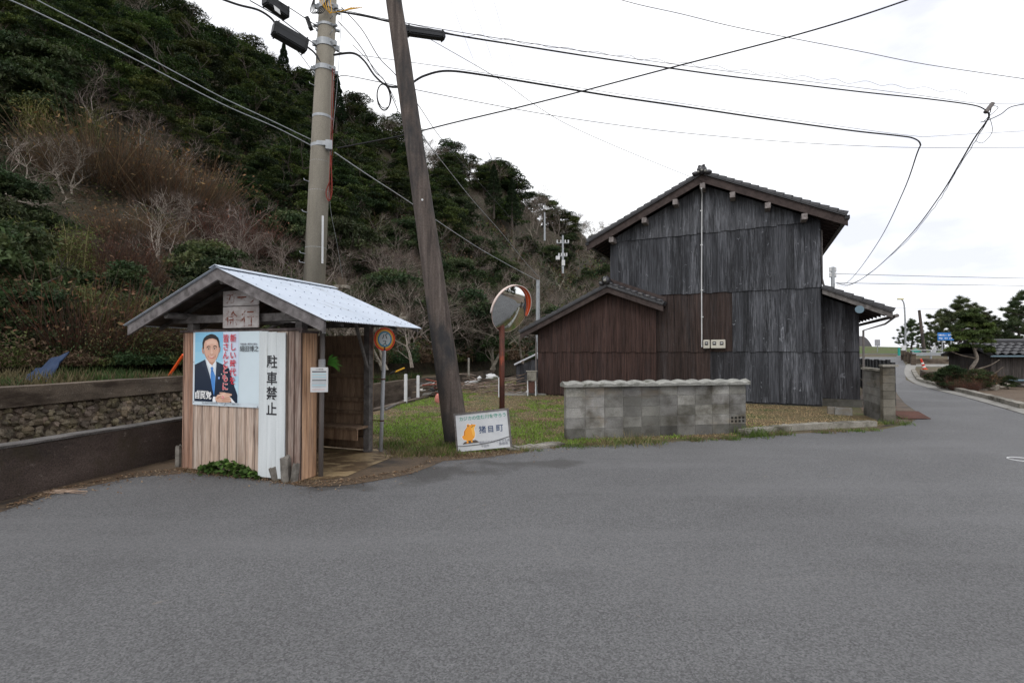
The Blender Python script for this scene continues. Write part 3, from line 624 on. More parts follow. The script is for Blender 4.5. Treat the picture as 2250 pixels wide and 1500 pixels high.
m.ball(Hp(AA, AF - .12, 4.0), (.15, .1, .15), 8, 6); m.ball(Hp(AA + .17, AF - .1, 3.9), (.1, .08, .08), 8, 6); m.build('ridge', M['tile'], ax, smooth=True)
m = MB(); m.ball(Hp(AA + .02, AF - .24, 3.98), .055, 8, 6)
m.build('ridge_end_cap', M['coping'], ax, smooth=True)
# flashing band climbing the main wall and glossy verge tiles on the short slope
up_ = (Hp(AA, 0, 4.02) - Hp(4.32, 0, 3.28)); m = MB(); m.obox(Hp(4.32, -.10, 3.24), up_, HW * .06, UP * .14); m.build('flashing', M['fascia'], ax)
m = MB(); 
for k in range(9):
    p = Hp(4.36, AF - .02, 3.20) + up_ * ((k + .5) / 9.2); m.tube([p + HU * .11 + UP * .03, p - HU * .09 - UP * .02], .062, 8)
m.build('verge_tiles', M['tile'], ax, smooth=True)
m = MB(); m.tube([Hp(9.3, -.3, 2.2), Hp(9.02, -.14, 2.12), Hp(8.98, -.16, 1.9), Hp(8.98, -.16, .35)], .028, 8); m.build('downpipe', M['greypipe'], ax)
m = MB(); m.tube([Hp(8.98, -.16, .35), Hp(8.98, -.16, .0)], .034, 8); m.build('pipe_foot', M['lightblue'], ax)
m = MB(); m.obox(Hp(9.3, -.42, 2.12), HU * .1, HW * .3, UP * .1); m.build('eave_bracket', M['white'], ax)

# ---- lean-to (right)
lt = thing('lean_to', 'narrow dark lean-to with a tiled pent roof on the right side of the house', 'annex', tuple(Hp(-.5, 0, 0)))
rl = lambda t: 3.36 + .46 * t
m = MB(); m.prism([Hp(0, .32, 0), Hp(-.96, .32, 0), Hp(-.96, .32, rl(-.96) - .1), Hp(0, .32, rl(0) - .1)], HW * 9.0, (.04, .04, .045, .1)); m.build('wall', M['housewood'], lt)
m = MB(); plank_tier(m, -.95, -.02, .31, .22, 1.62, w1, .12, .2); plank_tier(m, -.95, -.02, .295, 1.59, lambda t: rl(t) - .1, w1, .12, .2); m.build('boards', M['housewood'], lt)
m = MB(); m.obox(Hp(-1.0, .25, -.05), HU * 1.0, HW * .1, UP * .27, (.35, .35, .33)); m.build('footing', M['block'], lt)
v = Hp(0, 0, 3.40) - Hp(-1.6, 0, 2.66); up_ = v.normalized()
tile_slope('roof_slope', lt, Hp(-1.6, -.42, 2.70), HW, up_, 10.2, v.length, M['tile'])
m = MB(); m.obox(Hp(-1.6, -.37, 2.50), HW * .045, up_ * v.length, UP * .19); m.build('fascia', M['greywood'], lt)
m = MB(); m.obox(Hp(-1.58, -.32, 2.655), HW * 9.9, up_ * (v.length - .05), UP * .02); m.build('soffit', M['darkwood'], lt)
for k in range(18):
    m = MB(); m.obox(Hp(-1.56, -.2 + k * .5, 2.59), HW * .05, up_ * .9, UP * .07); m.build('rafter', M['fascia'], lt)
m = MB(); m.tube([Hp(-1.68, -.42, 2.56), Hp(-1.68, 9.6, 2.56)], .05, 8); m.tube([Hp(-1.68, -.3, 2.55), Hp(-1.5, .0, 2.36), Hp(-1.04, .22, 2.2), Hp(-1.03, .24, .35)], .028, 8); m.build('gutter', M['greypipe'], lt)
m = MB(); m.tube([Hp(-.86, -.36, 2.76), Hp(-.86, -.395, 2.76)], .105, 20); m.build('round_vent', M['lightblue'], lt)
m = MB()
# concrete blocks at the foot
for i, (px, py) in enumerate(((1826, 909), (1842, 911), (1860, 912))):
    p = G(px, py); o = MB().box((p.x, p.y, .095), (.19, .12, .19), R(-26), ).build('concrete_block', M['block'], bevel=.006)
    tag(o, ('small grey block at the house corner, left of three', 'small grey block at the house corner, middle of three', 'small grey block at the house corner, nearest the lean-to edge')[i], 'block', 'loose blocks at the house corner')

# ================================================================== concrete block wall with tile coping
BW0, BW1 = Vector((.98, 8.80, 0)), Vector((4.60, 9.54, 0)); bd = (BW1 - BW0).normalized(); bn = Vector((bd.y, -bd.x, 0)); BL = (BW1 - BW0).length
bw = thing('block_wall', 'grey concrete block garden wall with a scalloped tile coping, in front of the house', 'wall', tuple(BW0))
m = MB(); m.obox(BW0 + bd * .01, bd * (BL - .02), -bn * .12, UP * .97); m.build('mortar', M['mortar'], bw)
m = MB(); nb = 10
for r in range(5):
    for k in range(nb):
        g_ = random.uniform(.68, 1.14) * (.9 + .25 * math.sin(k * .9 + 1)); 
        if r >= 2 and k < 2: g_ = random.uniform(1.2, 1.45)
        if r == 0: g_ *= .75
        if r == 4 and k > 7: g_ *= 1.2
        if r == 1 and k == 9: continue
        a = BL * k / nb + .005; w = BL / nb - .010; m.obox(BW0 + bd * a + bn * .010 + UP * (r * .192 + .004), bd * w, -bn * .14, UP * .184, (g_, g_, g_ * random.uniform(.94, 1.02)))
m.build('blocks', M['block'], bw)
vb = MB(); a = BL * .9 + .005; w = BL / nb - .01
for zz in (.196, .262, .328): vb.obox(BW0 + bd * a + bn * .011 + UP * zz, bd * w, -bn * .14, UP * (.02 if zz != .328 else .05))
vb.obox(BW0 + bd * (a + .012) + bn * .004 + UP * .205, bd * (w - .024), -bn * .10, UP * .15, (.12, .12, .12))  # shade inside the vent openings, put in as a dark-coloured box
for k in range(5): vb.obox(BW0 + bd * (a + k * (w - .03) / 4) + bn * .0105 + UP * .196, bd * .03, -bn * .14, UP * .17)
vb.build('vent_block', M['block'], bw)
m = MB(); n_ = 84
for i in range(n_ + 1):
    a = -.05 + (BL + .1) * i / n_; ph = (a / .30) % 1; h = .028 * (1 - abs(2 * ph - 1) ** 1.5) + .012 * ph
    for (d, z) in ((.085, .955), (.09, .985 + h), (-.06, 1.035 + h), (-.2, .985 + h), (-.2, .955)):
        m.v.append(tuple(BW0 + bd * a + bn * d + UP * z))
for i in range(n_):
    for k in range(4): m.f.append((i * 5 + k, i * 5 + k + 1, i * 5 + 6 + k, i * 5 + 5 + k)); m.c.append((1, 1, 1))
m.add([m.v[k] for k in range(5)], [(0, 1, 2, 3, 4)]); m.add([m.v[n_ * 5 + k] for k in range(5)], [(4, 3, 2, 1, 0)])
m.build('coping', M['coping'], bw)
# gate pillar, short block panel and black picket fence at the right end of the plot
gp = thing('gate_pillar', 'worn concrete pillar with a short block panel at the road bend beside the pickets', 'pillar', (8.35, 10.75, 0))
pv0, pv1 = Vector((8.28, 10.8, 0)), Vector((8.95, 12.4, 0)); pd = (pv1 - pv0).normalized(); pn = Vector((-pd.y, pd.x, 0))
m = MB()
for r in range(7): g_ = random.uniform(.85, 1.15); m.obox(pv0 + UP * (r * .18), Vector((.25, -.03, 0)) + Vector((random.uniform(-.01, .01), 0, 0)), pd * .22, UP * .174, (g_ * .72, g_ * .68, g_ * .6))
m.build('pillar_blocks', M['block'], gp)
m = MB(); m.obox(pv0 + Vector((-.03, -.04, 1.26)), Vector((.33, -.03, 0)), pd * .3, UP * .045); m.obox(pv0 + pd * .3 + pn * .03 + UP * 1.15, pd * 1.35, -pn * .16, UP * .05); m.build('cap', M['kerb'], gp)
m = MB()
for r in range(6): g_ = random.uniform(.5, .9); m.obox(pv0 + pd * .23 + UP * (r * .19), pd * 1.35, -pn * .1, UP * .186, (g_, g_, g_))
m.build('block_panel', M['block'], gp)
fn_ = thing('picket_fence', 'black rough picket fence standing behind the gate pillar', 'fence', (11.35, 14.4, 0))
f0, f1 = Vector((11.15, 14.2, 0)), Vector((9.3, 12.9, 0)); f2 = Vector((16.5, 23.2, 0))
for k in range(13):
    p = f0.lerp(f2, k / 12); m = MB(); h = 1.30 + random.uniform(-.04, .05); m.obox(p, Vector((.13, .03, 0)), Vector((-.02, .05, 0)), UP * h, (random.uniform(.7, 1.1),) * 3); m.build('picket', M['blackiron'], fn_)
m = MB(); m.obox(f0 + UP * .95, f2 - f0, Vector((-.03, .03, 0)), UP * .08); m.obox(f0 + UP * .35, f2 - f0, Vector((-.03, .03, 0)), UP * .08); m.build('rail', M['blackiron'], fn_)
p = G(1990, 918); o = MB().obox((p.x - .28, p.y - .18, .02), (.62, -.10, .0), (.05, .42, .12), (0, 0, .012)).build('steel_plate', M['rustplate']); tag(o, 'rusty red steel plate lying tilted at the road bend', 'metal plate')

# ================================================================== bus shelter
SO = Vector((-2.593, 5.96, 0)); SU = Vector((-.942, .336, 0)); SW = Vector((.336, .942, 0))
def Sp(t, s, z): return SO + SU * t + SW * s + UP * z
SH_ = thing('bus_shelter', 'small wooden bus shelter with pale metal gable roof at the roadside', 'bus shelter', tuple(Sp(1, .9, 0)))
def sw(t):
    g_ = random.uniform(.85, 1.12); return (.56 * g_, .45 * g_, .38 * g_, random.uniform(.5, 1))
def sw_o(t):
    g_ = random.uniform(.9, 1.1); return (.60 * g_, .38 * g_, .24 * g_, .25)
TW = 2.03
m = MB()
t = 0
for w in (.10, .105, .20, .20, .135, .16, .15, .155, .15, .16, .155, .16, .20):
    b = min(TW, t + w); c = (.36, .22, .16, .2) if t > 1.8 else sw(t) if t > .1 else (.20, .14, .12, .5)
    zb_ = random.uniform(.015, .035)
    m.obox(Sp(t + .003, -.012 - random.uniform(0, .004), zb_), SU * (b - t - .006), SW * .02, UP * (1.855 - zb_), c)
    m.obox(Sp(t - .004, -.001, .03), SU * .008, SW * .01, UP * 1.82, (.07, .05, .045, 0))
    m.obox(Sp(t + w * .86, -.0175, .03), SU * .004, SW * .004, UP * 1.82, (.10, .07, .06, 0))
    t = b
    if t >= TW: break
m.build('front_wall', M['shedwood'], SH_)
def inner_panel(name, f, L_, h, n):
    m = MB()
    for k in range(n):
        g_ = random.uniform(.75, 1.2); m.hexa([f(L_ * k / n + .003, 0, .03), f(L_ * (k + 1) / n - .003, 0, .03), f(L_ * (k + 1) / n - .003, .018, .03), f(L_ * k / n + .003, .018, .03), f(L_ * k / n + .003, 0, h), f(L_ * (k + 1) / n - .003, 0, h), f(L_ * (k + 1) / n - .003, .018, h), f(L_ * k / n + .003, .018, h)], (g_, g_, g_, 0))
    return m.build(name, M['innerwood'], SH_)
inner_panel('front_lining', lambda a, d, z: Sp(a + .02, .02 + d, z), TW - .04, 1.84, 8)
inner_panel('left_wall', lambda a, d, z: Sp(TW - .02 + d, a, z), 1.86, 1.84, 9)
inner_panel('back_wall', lambda a, d, z: Sp(.25 + a, 1.80 + d, z), TW - .26, 1.86, 5)
m = MB()                                              # side return beside the doorway
for k in range(2): m.obox(Sp(-.006, .012 + k * .125, .02), SU * .02, SW * .122, UP * 1.84, sw_o(0))
m.obox(Sp(.002, .262, .02), SU * .05, SW * .02, UP * 1.84, (.2, .14, .1, .2))
m.build('side_panel', M['shedwood'], SH_)
for (a, b) in ((.03, .03), (TW - .12, .03), (TW - .12, 1.68), (.25, 1.70)):
    m = MB(); m.obox(Sp(a, b, 0), SU * .10, SW * .10, UP * 2.05, (.9, .9, .9, .2)); m.build('post', M['greywood'], SH_)
m = MB(); m.obox(Sp(-.04, -.035, 1.86), SU * (TW + .08), SW * .07, UP * .03, (.7, .6, .6, 0)); m.build('wall_cap', M['greywood'], SH_)
m = MB(); m.obox(Sp(-.02, -.02, 1.83), SU * .05, SW * .30, UP * .03, (.7, .6, .6, 0)); m.build('side_cap', M['greywood'], SH_)
for z, d, h in ((1.50, .03, .05), (1.18, .05, .06), (.80, .06, .06), (.60, .05, .05), (.08, .07, .16)):
    m = MB(); m.obox(Sp(.3, 1.80 - d, z), SU * 1.62, SW * d, UP * h, (.8, .8, .8, 0)); m.build('back_rail', M['innerwood'], SH_)
bn_ = MB().obox(Sp(.27, 1.42, .40), SU * 1.74, SW * .36, UP * .035, (.9, .9, .9, 0)).build('bench_seat', M['innerwood'], SH_)
m = MB(); m.obox(Sp(.27, 1.44, .24), SU * 1.74, SW * .02, UP * .155, (1.2, 1.15, 1.1, 0)); m.build('bench_apron', M['innerwood'], SH_)
for a in (1.0, 1.85): MB().obox(Sp(a, 1.46, 0), SU * .07, SW * .07, UP * .26, (.6, .6, .6, 0)).build('bench_leg', M['innerwood'], SH_)
# roof frame
RC, RH, RZ, RE = 1.02, 1.62, 2.64, 1.97              # centre, half width, apex, eave
for zt_, tt in ((2.50, RC), (2.08, .02), (2.08, TW - .02)):
    m = MB(); m.tube([Sp(tt, -.27, zt_), Sp(tt, 2.0, zt_)], .045 if tt != RC else .055, 10, (1, 1, 1, .3)); m.build('purlin', M['greywood'], SH_)
m = MB(); m.obox(Sp(-.28, .0, 1.985), SU * (TW + .5), SW * .09, UP * .10, (.9, .9, .9, 0)); m.obox(Sp(-.02, 1.70, 1.985), SU * (TW + .06), SW * .09, UP * .10, (.8, .8, .8, 0)); m.build('tie_beam', M['greywood'], SH_)
for sx in (.05, .6, 1.2, 1.8):
    for sg in (1, -1):
        m = MB(); a, b = Sp(RC + sg * RH * .97, sx, RE - .02), Sp(RC, sx, RZ - .05); d = b - a; m.obox(a - UP * .05, d, SW * .045, UP * .05, (.6, .6, .6, 0)); m.build('rafter', M['greywood'], SH_)
m = MB(); m.tube([Sp(.30, 1.74, 1.30), Sp(.02, 1.05, 2.02)], .028, 6); m.build('brace', M['greywood'], SH_)
for sg in (1, -1):
    a, b = Sp(RC + sg * RH, -.33, RE), Sp(RC, -.33, RZ); d = b - a; up_ = d.normalized()
    m = MB(); m.obox(a - UP * .145 - up_ * .02, d + up_ * .02, SW * .035, UP * .14, (1.1, 1.1, 1.15, .4))
    m.build('fascia', M['greywood'], SH_)
    m = MB(); m.obox(a + SW * .04 - UP * .012, d, SW * 2.0, UP * .008, (.5, .42, .38, 0)); m.build('sarking', M['greywood'], SH_)
    # corrugated sheet
    m = MB(); nr_, ns_ = 2.10, 66 * 4; ext = up_ * -.07; nrm = (SW.cross(up_)); nrm = nrm if nrm.z > 0 else -nrm
    for e_ in range(9):
        for i in range(ns_ + 1):
            p = a + ext + (b + UP * .0 - a - ext) * (e_ / 8) + SW * (-.03 + nr_ * i / ns_) + nrm * (.008 + .0085 * math.sin(2 * math.pi * i / 4)); m.v.append(tuple(p))
    for e_ in range(8):
        for i in range(ns_):
            q = e_ * (ns_ + 1) + i; m.f.append((q, q + 1, q + ns_ + 2, q + ns_ + 1)); m.c.append((1, 1, 1))
    for e_ in (.06, .10, .28, .46, .64, .82, .93):
        for i in range(13):
            p = a + ext + (b - a - ext) * e_ + SW * (.02 + random.uniform(-.02, .02) + (nr_ - .1) * (i + (e_ * 50 % 2) * .4) / 13) + nrm * .02; m.box(p, (.011, .011, .007), 0, (.5, .52, .56))
    m.build('roof_sheet', M['roofmetal'], SH_)
m = MB(); 
for sg in (1, -1):
    up_ = (Sp(RC, 0, RZ) - Sp(RC + sg * RH, 0, RE)).normalized(); m.obox(Sp(RC, -.37, RZ + .032) - up_ * .10, up_ * .10, SW * 2.16, UP * .006)
m.build('ridge_cap', M['roofmetal'], SH_)
m = MB(); m.tube([Sp(-.05, .30, 1.95), Sp(-.055, .30, 1.62), Sp(-.06, .29, 1.48), Sp(-.06, .28, 0)], .032, 10); m.build('drainpipe', M['greypipe'], SH_, smooth=True)
m = MB(); m.tube([Sp(-.06, .285, 1.50), Sp(-.06, .285, 1.40)], .044, 10); m.build('pipe_joint', M['postgrey'], SH_)
m = MB(); m.box(Sp(-.06, .30, 1.94), (.05, .05, .22), R(-20)); m.build('pipe_bracket', M['white'], SH_)
# ================================================================== things fixed to the shelter
XR = -SU                                              # to the right along the front, seen from the road
FN = -SW                                              # outward from the front
def art(parent, o, xd, zd, layers, name='printed_picture', mat=None, step=.0007, base=.004):
    nd = Vector(xd).cross(Vector(zd)).normalized(); m = MB()
    for i, (pts, c) in enumerate(layers): m.poly([o + xd * x + zd * z + nd * (base + step * i) for x, z in pts], c)
    ob = m.build(name, mat or M['print'], parent)
    return ob
def ell(cx, cy, rx, ry, n=20, a0=0, a1=2 * math.pi): return [(cx + rx * math.cos(a0 + (a1 - a0) * k / n), cy + ry * math.sin(a0 + (a1 - a0) * k / n)) for k in range(n + (0 if abs(a1 - a0 - 2 * math.pi) < 1e-6 else 1))]
# poster
PO = Sp(1.81, -.022, .885); pw, ph_ = 1.20, .985
po = thing('poster', 'election poster of a man in navy suit and blue tie on the shelter front', 'poster', tuple(PO), None)
MB().obox(PO, XR * pw, FN * .012, UP * ph_).build('poster_board', M['paper'], po)
def q(x, y): return ((x - 80) / 1230 * pw, (1440 - y) / 1345 * ph_)
Q = lambda L_: [q(x, y) for x, y in L_]
def band(x0, x1, y0, y1, c): return (Q([(x0, y0), (x1, y0), (x1, y1), (x0, y1)]), c)
SKY_ = [(.22, .50, .72), (.26, .54, .74), (.31, .58, .76), (.36, .62, .78), (.42, .65, .80), (.48, .68, .81), (.52, .69, .82)]
L_ = [band(115, 925, 112 + 180 * i, 112 + 180 * (i + 1) if i < 6 else 1372, SKY_[i]) for i in range(7)]
L_ += [band(925, 1296, 112, 1372, (.60, .70, .76)), band(640, 925, 112, 900, (.58, .66, .80))]
navy, navy2, skin, skin2, skin3, hair = (.012, .022, .045), (.022, .034, .062), (.66, .40, .30), (.50, .27, .19), (.74, .50, .40), (.014, .011, .011)
L_ += [(Q([(115, 705), (200, 665), (310, 610), (420, 700), (515, 640), (600, 680), (700, 722), (752, 765), (790, 880), (850, 1080), (908, 1235), (908, 1372), (115, 1372)]), navy),
       (Q([(250, 660), (310, 612), (345, 690), (410, 900), (470, 1140), (430, 1000), (330, 830), (300, 780), (318, 760), (262, 740)]), navy2),
       (Q([(520, 645), (600, 690), (575, 760), (600, 775), (560, 900), (512, 1090), (506, 1000), (522, 800)]), navy2),
       (Q([(312, 600), (345, 585), (515, 620), (522, 690), (512, 880), (500, 1060), (488, 1245), (470, 1180), (430, 1000), (395, 870), (345, 720)]), (.62, .68, .74)),
       (Q([(345, 590), (400, 640), (440, 730), (410, 790), (352, 690)]), (.78, .82, .86)), (Q([(515, 630), (470, 680), (446, 730), (490, 790), (514, 690)]), (.74, .79, .84)),
       (Q([(350, 540), (500, 560), (500, 640), (446, 715), (400, 680), (352, 610)]), skin2),
       (Q([(412, 762), (446, 735), (470, 765), (462, 800), (506, 905), (500, 1110), (488, 1262), (452, 1130), (425, 980), (416, 880), (428, 800)]), (.07, .24, .62)),
       (Q([(428, 800), (462, 800), (470, 830), (432, 840)]), (.04, .16, .45)), (Q([(470, 850), (506, 905), (500, 1110), (490, 1240), (484, 1050)]), (.10, .31, .70)),
       (Q([(250, 395), (268, 385), (292, 500), (270, 510), (254, 470)]), skin2), (Q([(578, 378), (596, 388), (584, 470), (562, 500)]), skin2),
       (Q([(262, 380), (258, 300), (282, 225), (330, 178), (400, 150), (440, 146), (500, 168), (550, 215), (574, 290), (582, 390), (560, 400), (270, 420)]), hair),
       (Q([(288, 400), (290, 330), (312, 270), (380, 236), (450, 226), (520, 250), (548, 300), (562, 370), (566, 440), (556, 520), (530, 590), (490, 640), (440, 664), (395, 650), (345, 600), (306, 530), (292, 460)]), skin),
       (Q([(300, 420), (320, 520), (360, 600), (400, 648), (440, 664), (395, 650), (345, 600), (306, 530), (292, 460)]), skin2),
       (Q([(330, 285), (450, 245), (530, 290), (520, 340), (440, 320), (345, 345)]), skin3),
       (Q([(335, 392), (356, 368), (384, 362), (412, 370), (412, 384), (380, 378), (340, 398)]), hair), (Q([(460, 368), (490, 356), (518, 360), (538, 384), (532, 390), (500, 372), (460, 384)]), hair),
       (Q(ell(380, 417, 34, 19, 12)), skin2), (Q(ell(492, 413, 34, 19, 12)), skin2), (Q(ell(380, 417, 25, 9, 10)), (.75, .7, .66)), (Q(ell(490, 413, 25, 9, 10)), (.75, .7, .66)), (Q(ell(382, 416, 13, 10, 8)), hair), (Q(ell(488, 412, 13, 10, 8)), hair), (Q([(348, 412), (380, 402), (412, 410), (380, 408)]), hair), (Q([(460, 406), (492, 398), (522, 406), (492, 404)]), hair),
       (Q([(340, 400), (412, 398), (412, 402), (340, 404)]), (.28, .20, .16)), (Q([(456, 398), (530, 394), (530, 398), (456, 402)]), (.28, .20, .16)), (Q([(345, 440), (408, 444), (408, 447), (345, 443)]), (.5, .3, .22)), (Q([(462, 442), (524, 438), (524, 441), (462, 445)]), (.5, .3, .22)),
       (Q([(430, 410), (446, 410), (468, 500), (440, 520), (412, 504), (424, 490)]), skin3), (Q([(408, 500), (440, 512), (472, 500), (466, 516), (440, 524), (414, 516)]), skin2),
       (Q([(384, 556), (430, 562), (496, 548), (480, 580), (440, 592), (405, 582)]), (.62, .20, .17)), (Q([(384, 556), (430, 563), (496, 548), (440, 572)]), (.86, .80, .76)),
       (Q([(372, 520), (384, 545), (376, 580), (366, 560)]), skin2), (Q([(508, 512), (512, 545), (506, 575), (498, 545)]), skin2),
       # clasped hands and cuffs
       (Q([(468, 1330), (480, 1275), (520, 1275), (530, 1372), (468, 1372)]), (.80, .83, .86)), (Q([(770, 1262), (810, 1290), (880, 1372), (820, 1372), (760, 1300)]), (.80, .83, .86)),
       (Q([(515, 1300), (560, 1240), (620, 1222), (588, 1205), (600, 1194), (680, 1192), (700, 1200), (760, 1204), (815, 1218), (820, 1240), (790, 1250), (770, 1262), (800, 1300), (810, 1345), (780, 1366), (690, 1372), (560, 1372), (520, 1340)]), (.64, .40, .30)),
       (Q([(560, 1240), (700, 1222), (740, 1232), (570, 1262)]), skin3), (Q([(640, 1222), (700, 1196), (715, 1204), (670, 1232)]), skin3),
       (Q([(600, 1290), (760, 1262), (766, 1272), (620, 1310)]), skin2), (Q([(630, 1318), (776, 1296), (782, 1304), (650, 1334)]), skin2), (Q([(640, 1350), (770, 1330), (776, 1338), (650, 1364)]), skin2),
       (Q([(620, 1272), (760, 1246), (790, 1250), (770, 1262), (640, 1290)]), skin3), (Q([(540, 1300), (620, 1250), (630, 1256), (560, 1320)]), skin2),
       (Q(ell(628, 868, 9, 11, 8)), (.8, .78, .7)), (Q([(568, 915), (602, 918), (598, 965), (566, 960)]), (.10, .22, .55)), (Q([(574, 925), (594, 928), (590, 948), (572, 945)]), (.5, .6, .8)),
       (Q([(930, 120), (934, 120), (934, 1370), (930, 1370)]), (.45, .55, .62))]
art(po, PO + FN * .012, XR, UP, L_, 'printed_portrait', step=.0002, base=.0008)
def ptx(s, x, y, sz, mat, bold=0, vert=False, gap=1, name='lettering', sx=1, lift=.0135):
    u, v = q(x, y); return lettering(s, mat, po, PO + XR * u + UP * v + FN * (lift + .012), XR, UP, sz, name, bold, sx, gap, vert, .0006)
ptx('新しい時代を', 772, 285, .112, M['red_ink'], .0010, True, .98)
ptx('皆さんと', 642, 285, .112, M['red_ink'], .0010, True, .98)
ptx('ともに。', 640, 842, .112, M['white_ink'], .0045, True, .98, 'lettering_outline', lift=.0128)
ptx('ともに。', 640, 842, .112, M['red_ink'], .0015, True, .98, lift=.0142)
ptx('自民党', 132, 1310, .104, M['white_ink'], .0022)
ptx('政治は国民のもの', 178, 1202, .026, M['white_ink'], .0006)
ptx('細田博之', 950, 455, .080, M['black_ink'], .0002)
ptx('島根県第一選挙区支部長', 958, 345, .0255, M['grey_ink'], .0003)
ptx('発行 東京都千代田区永田町一丁目十一番二十三号 電話 三五八一', 270, 1405, .024, M['grey_ink'], 0)
m = MB()
for (x, y) in ((95, 660), (1285, 808), (100, 1386), (680, 1414), (1258, 1420), (1280, 125), (105, 112), (695, 100)):
    u, v = q(x, y); m.box(PO + XR * u + UP * v + FN * .014, (.010, .010, .010), R(20), (.2, .2, .22))
m.build('pins', M['print'], po)
# painted no-parking board
nb_o = Sp(.625, -.040, .03)
npb = thing('no_parking_board', 'tall white painted board with brushed black characters on the shelter front', 'sign', tuple(nb_o))
m = MB()
for k in range(3): m.obox(nb_o + XR * (.141 * k + .001), XR * .139, FN * .014, UP * (1.825 - .01 * k))
m.build('board', M['whiteboard'], npb)
for ch, z in (('駐', 1.376), ('車', 1.17), ('禁', .983), ('止', .788)):
    lettering(ch, M['black_ink'], npb, nb_o + XR * .125 + UP * z + FN * .016, XR, UP, .175, 'lettering', .0035, 1, 1, False, .0006)
# two faded boards in the gable
for (z0, hh, s1, s2, lab) in ((2.19, .195, 'カーブ', 'カーブ', 'upper faded board with rust red strokes hanging in the shelter gable'), (1.905, .275, '徐行', '徐 行', 'lower flaking board with rust red strokes resting on the shelter wall cap')):
    o0 = Sp(1.235, -.055, z0); g_ = thing('faded_sign', lab, 'sign', tuple(o0), 'faded boards in the shelter gable')
    MB().obox(o0, XR * .61, FN * .012, UP * hh).build('board', material('flaking_board' + str(hh), [(.22, .19, .18), (.44, .42, .42)], (5, 5, 9), stain=((.16, .09, .07), (9, 9, 20), .55, .68), bump=.3) , g_)
    lettering(s2, M['rust_ink'], g_, o0 + XR * .04 + UP * .035 + FN * .014, XR, UP, .19 if z0 > 2 else .22, 'lettering', .0012, 1.0, 1, False, .0006)
# timetable board
to = Vector((-2.47, 5.93, 1.10)); tx = Vector((.985, .17, 0)).normalized()
tb = thing('timetable', 'white bus timetable board with blue rows on the shelter drainpipe', 'timetable', tuple(to)); tn = tx.cross(UP)
MB().obox(to, tx * .205, tn * -.012, UP * .305).build('board', M['white'], tb, bevel=.003)
L_ = [([(.02, .245), (.185, .245), (.185, .260), (.02, .260)], (.05, .06, .08)), ([(.02, .140), (.185, .140), (.185, .154), (.02, .154)], (.07, .07, .09))]
for z in (.222, .204, .186, .168): L_.append(([(.02, z), (.185, z), (.185, z + .008), (.02, z + .008)], (.30, .62, .72) if z in (.222, .186) else (.45, .5, .55)))
for z in (.118, .100, .082, .066): L_.append(([(.02, z), (.185, z), (.185, z + .008), (.02, z + .008)], (.30, .62, .72) if z in (.082,) else (.42, .46, .52)))
for k in range(14): L_.append(([(.022 + k * .0122, .05), (.0235 + k * .0122, .05), (.0235 + k * .0122, .235), (.022 + k * .0122, .235)], (.50, .56, .6)))
L_.append(([(.02, .03), (.17, .03), (.17, .036), (.02, .036)], (.6, .35, .35)))
art(tb, to + tn * .0, tx, UP, L_, 'printed_table', step=.0002, base=.001)
lettering('バス時刻表', M['black_ink'], tb, to + tx * .06 + UP * .275 + tn * .002, tx, UP, .018, 'lettering', 0, 1, 1, False, .0004)
# green palm leaf tied to the post
pl = Sp(-.03, .42, 1.43); L_ = []
m = MB()
for k in range(13):
    a = R(-38 + k * 9); ln = random.uniform(.14, .24); d = Vector((math.cos(a), random.uniform(-.25, .25), math.sin(a) * .8)); s_ = d.cross(Vector((0, 1, 0))).normalized() * .012
    p1 = pl + d * ln * .5 + UP * .03; m.add([pl, p1 + s_, pl + d * ln, p1 - s_], [(0, 1, 2, 3)], (.08, .24, .03))
tag(m.build('palm_leaf', M['leaf']), 'bright green palm leaf sticking out at the shelter doorway', 'plant')
# old stake stumps, litter and ivy at the foot of the front wall
for (px, py, h, w, tilt, lab) in ((634, 1056, .34, .085, .06, 'tallest split grey stake stump at the foot of the white board'), (612, 1052, .17, .08, .28, 'short leaning grey stump left of the tall stake'), (648, 1058, .24, .06, -.1, 'split grey stump right of the tall stake'), (396, 1024, .30, .05, 0, 'thin grey stake by the left corner of the shelter')):
    p = G(px, py); m = MB(); rr = [(.75 + random.uniform(-.15, .15)) for _ in range(7)]
    bt = [p + Vector((math.cos(2 * math.pi * k / 7) * w * rr[k], math.sin(2 * math.pi * k / 7) * w * rr[k], 0)) for k in range(7)]
    tp = [v_ + Vector((tilt * h * -1, 0, h * random.uniform(.75, 1.05))) for v_ in bt]; m.add(bt + tp, [tuple(range(6, -1, -1)), tuple(range(7, 14))] + [(k, (k + 1) % 7, (k + 1) % 7 + 7, k + 7) for k in range(7)], (1.2, 1.2, 1.1, .9))
    tag(m.build('stake_stump', M['greywood']), lab, 'stake', 'old stakes round the shelter')

# ================================================================== bus stop sign
bp = G(838, 992); bs = thing('bus_stop_sign', 'round bus stop sign with red, yellow and blue rings on a grey post', 'bus stop sign', tuple(bp))
bt = bp + Vector((.045, 0, 1.615)); m = MB(); m.tube([bp, bt], .031, 12); m.build('post', M['postgrey'], bs, smooth=True)
m = MB(); m.tube([bt, bt + UP * .06], .02, 8); m.build('neck', M['rustplate'], bs)
dc = P(845, 745, 7.72); dx = Vector((.80, -.60, 0)).normalized() ; dx = Vector((.72, .69, 0)).normalized()
dn = dx.cross(UP); m = MB()
m.tube([dc - dn * .004, dc + dn * .004], .186, 40); m.build('disc', M['orange'], bs)
def ring(r, c, k): return ([(r * .98 * math.cos(2 * math.pi * i / 40), r * math.sin(2 * math.pi * i / 40)) for i in range(40)], c)
art(bs, dc, dx, UP, [ring(.178, (.55, .03, .02), 0), ring(.158, (.70, .33, .03), 0), ring(.128, (.05, .24, .36), 0), ring(.102, (.50, .55, .58), 0)], 'painted_rings', base=.005)
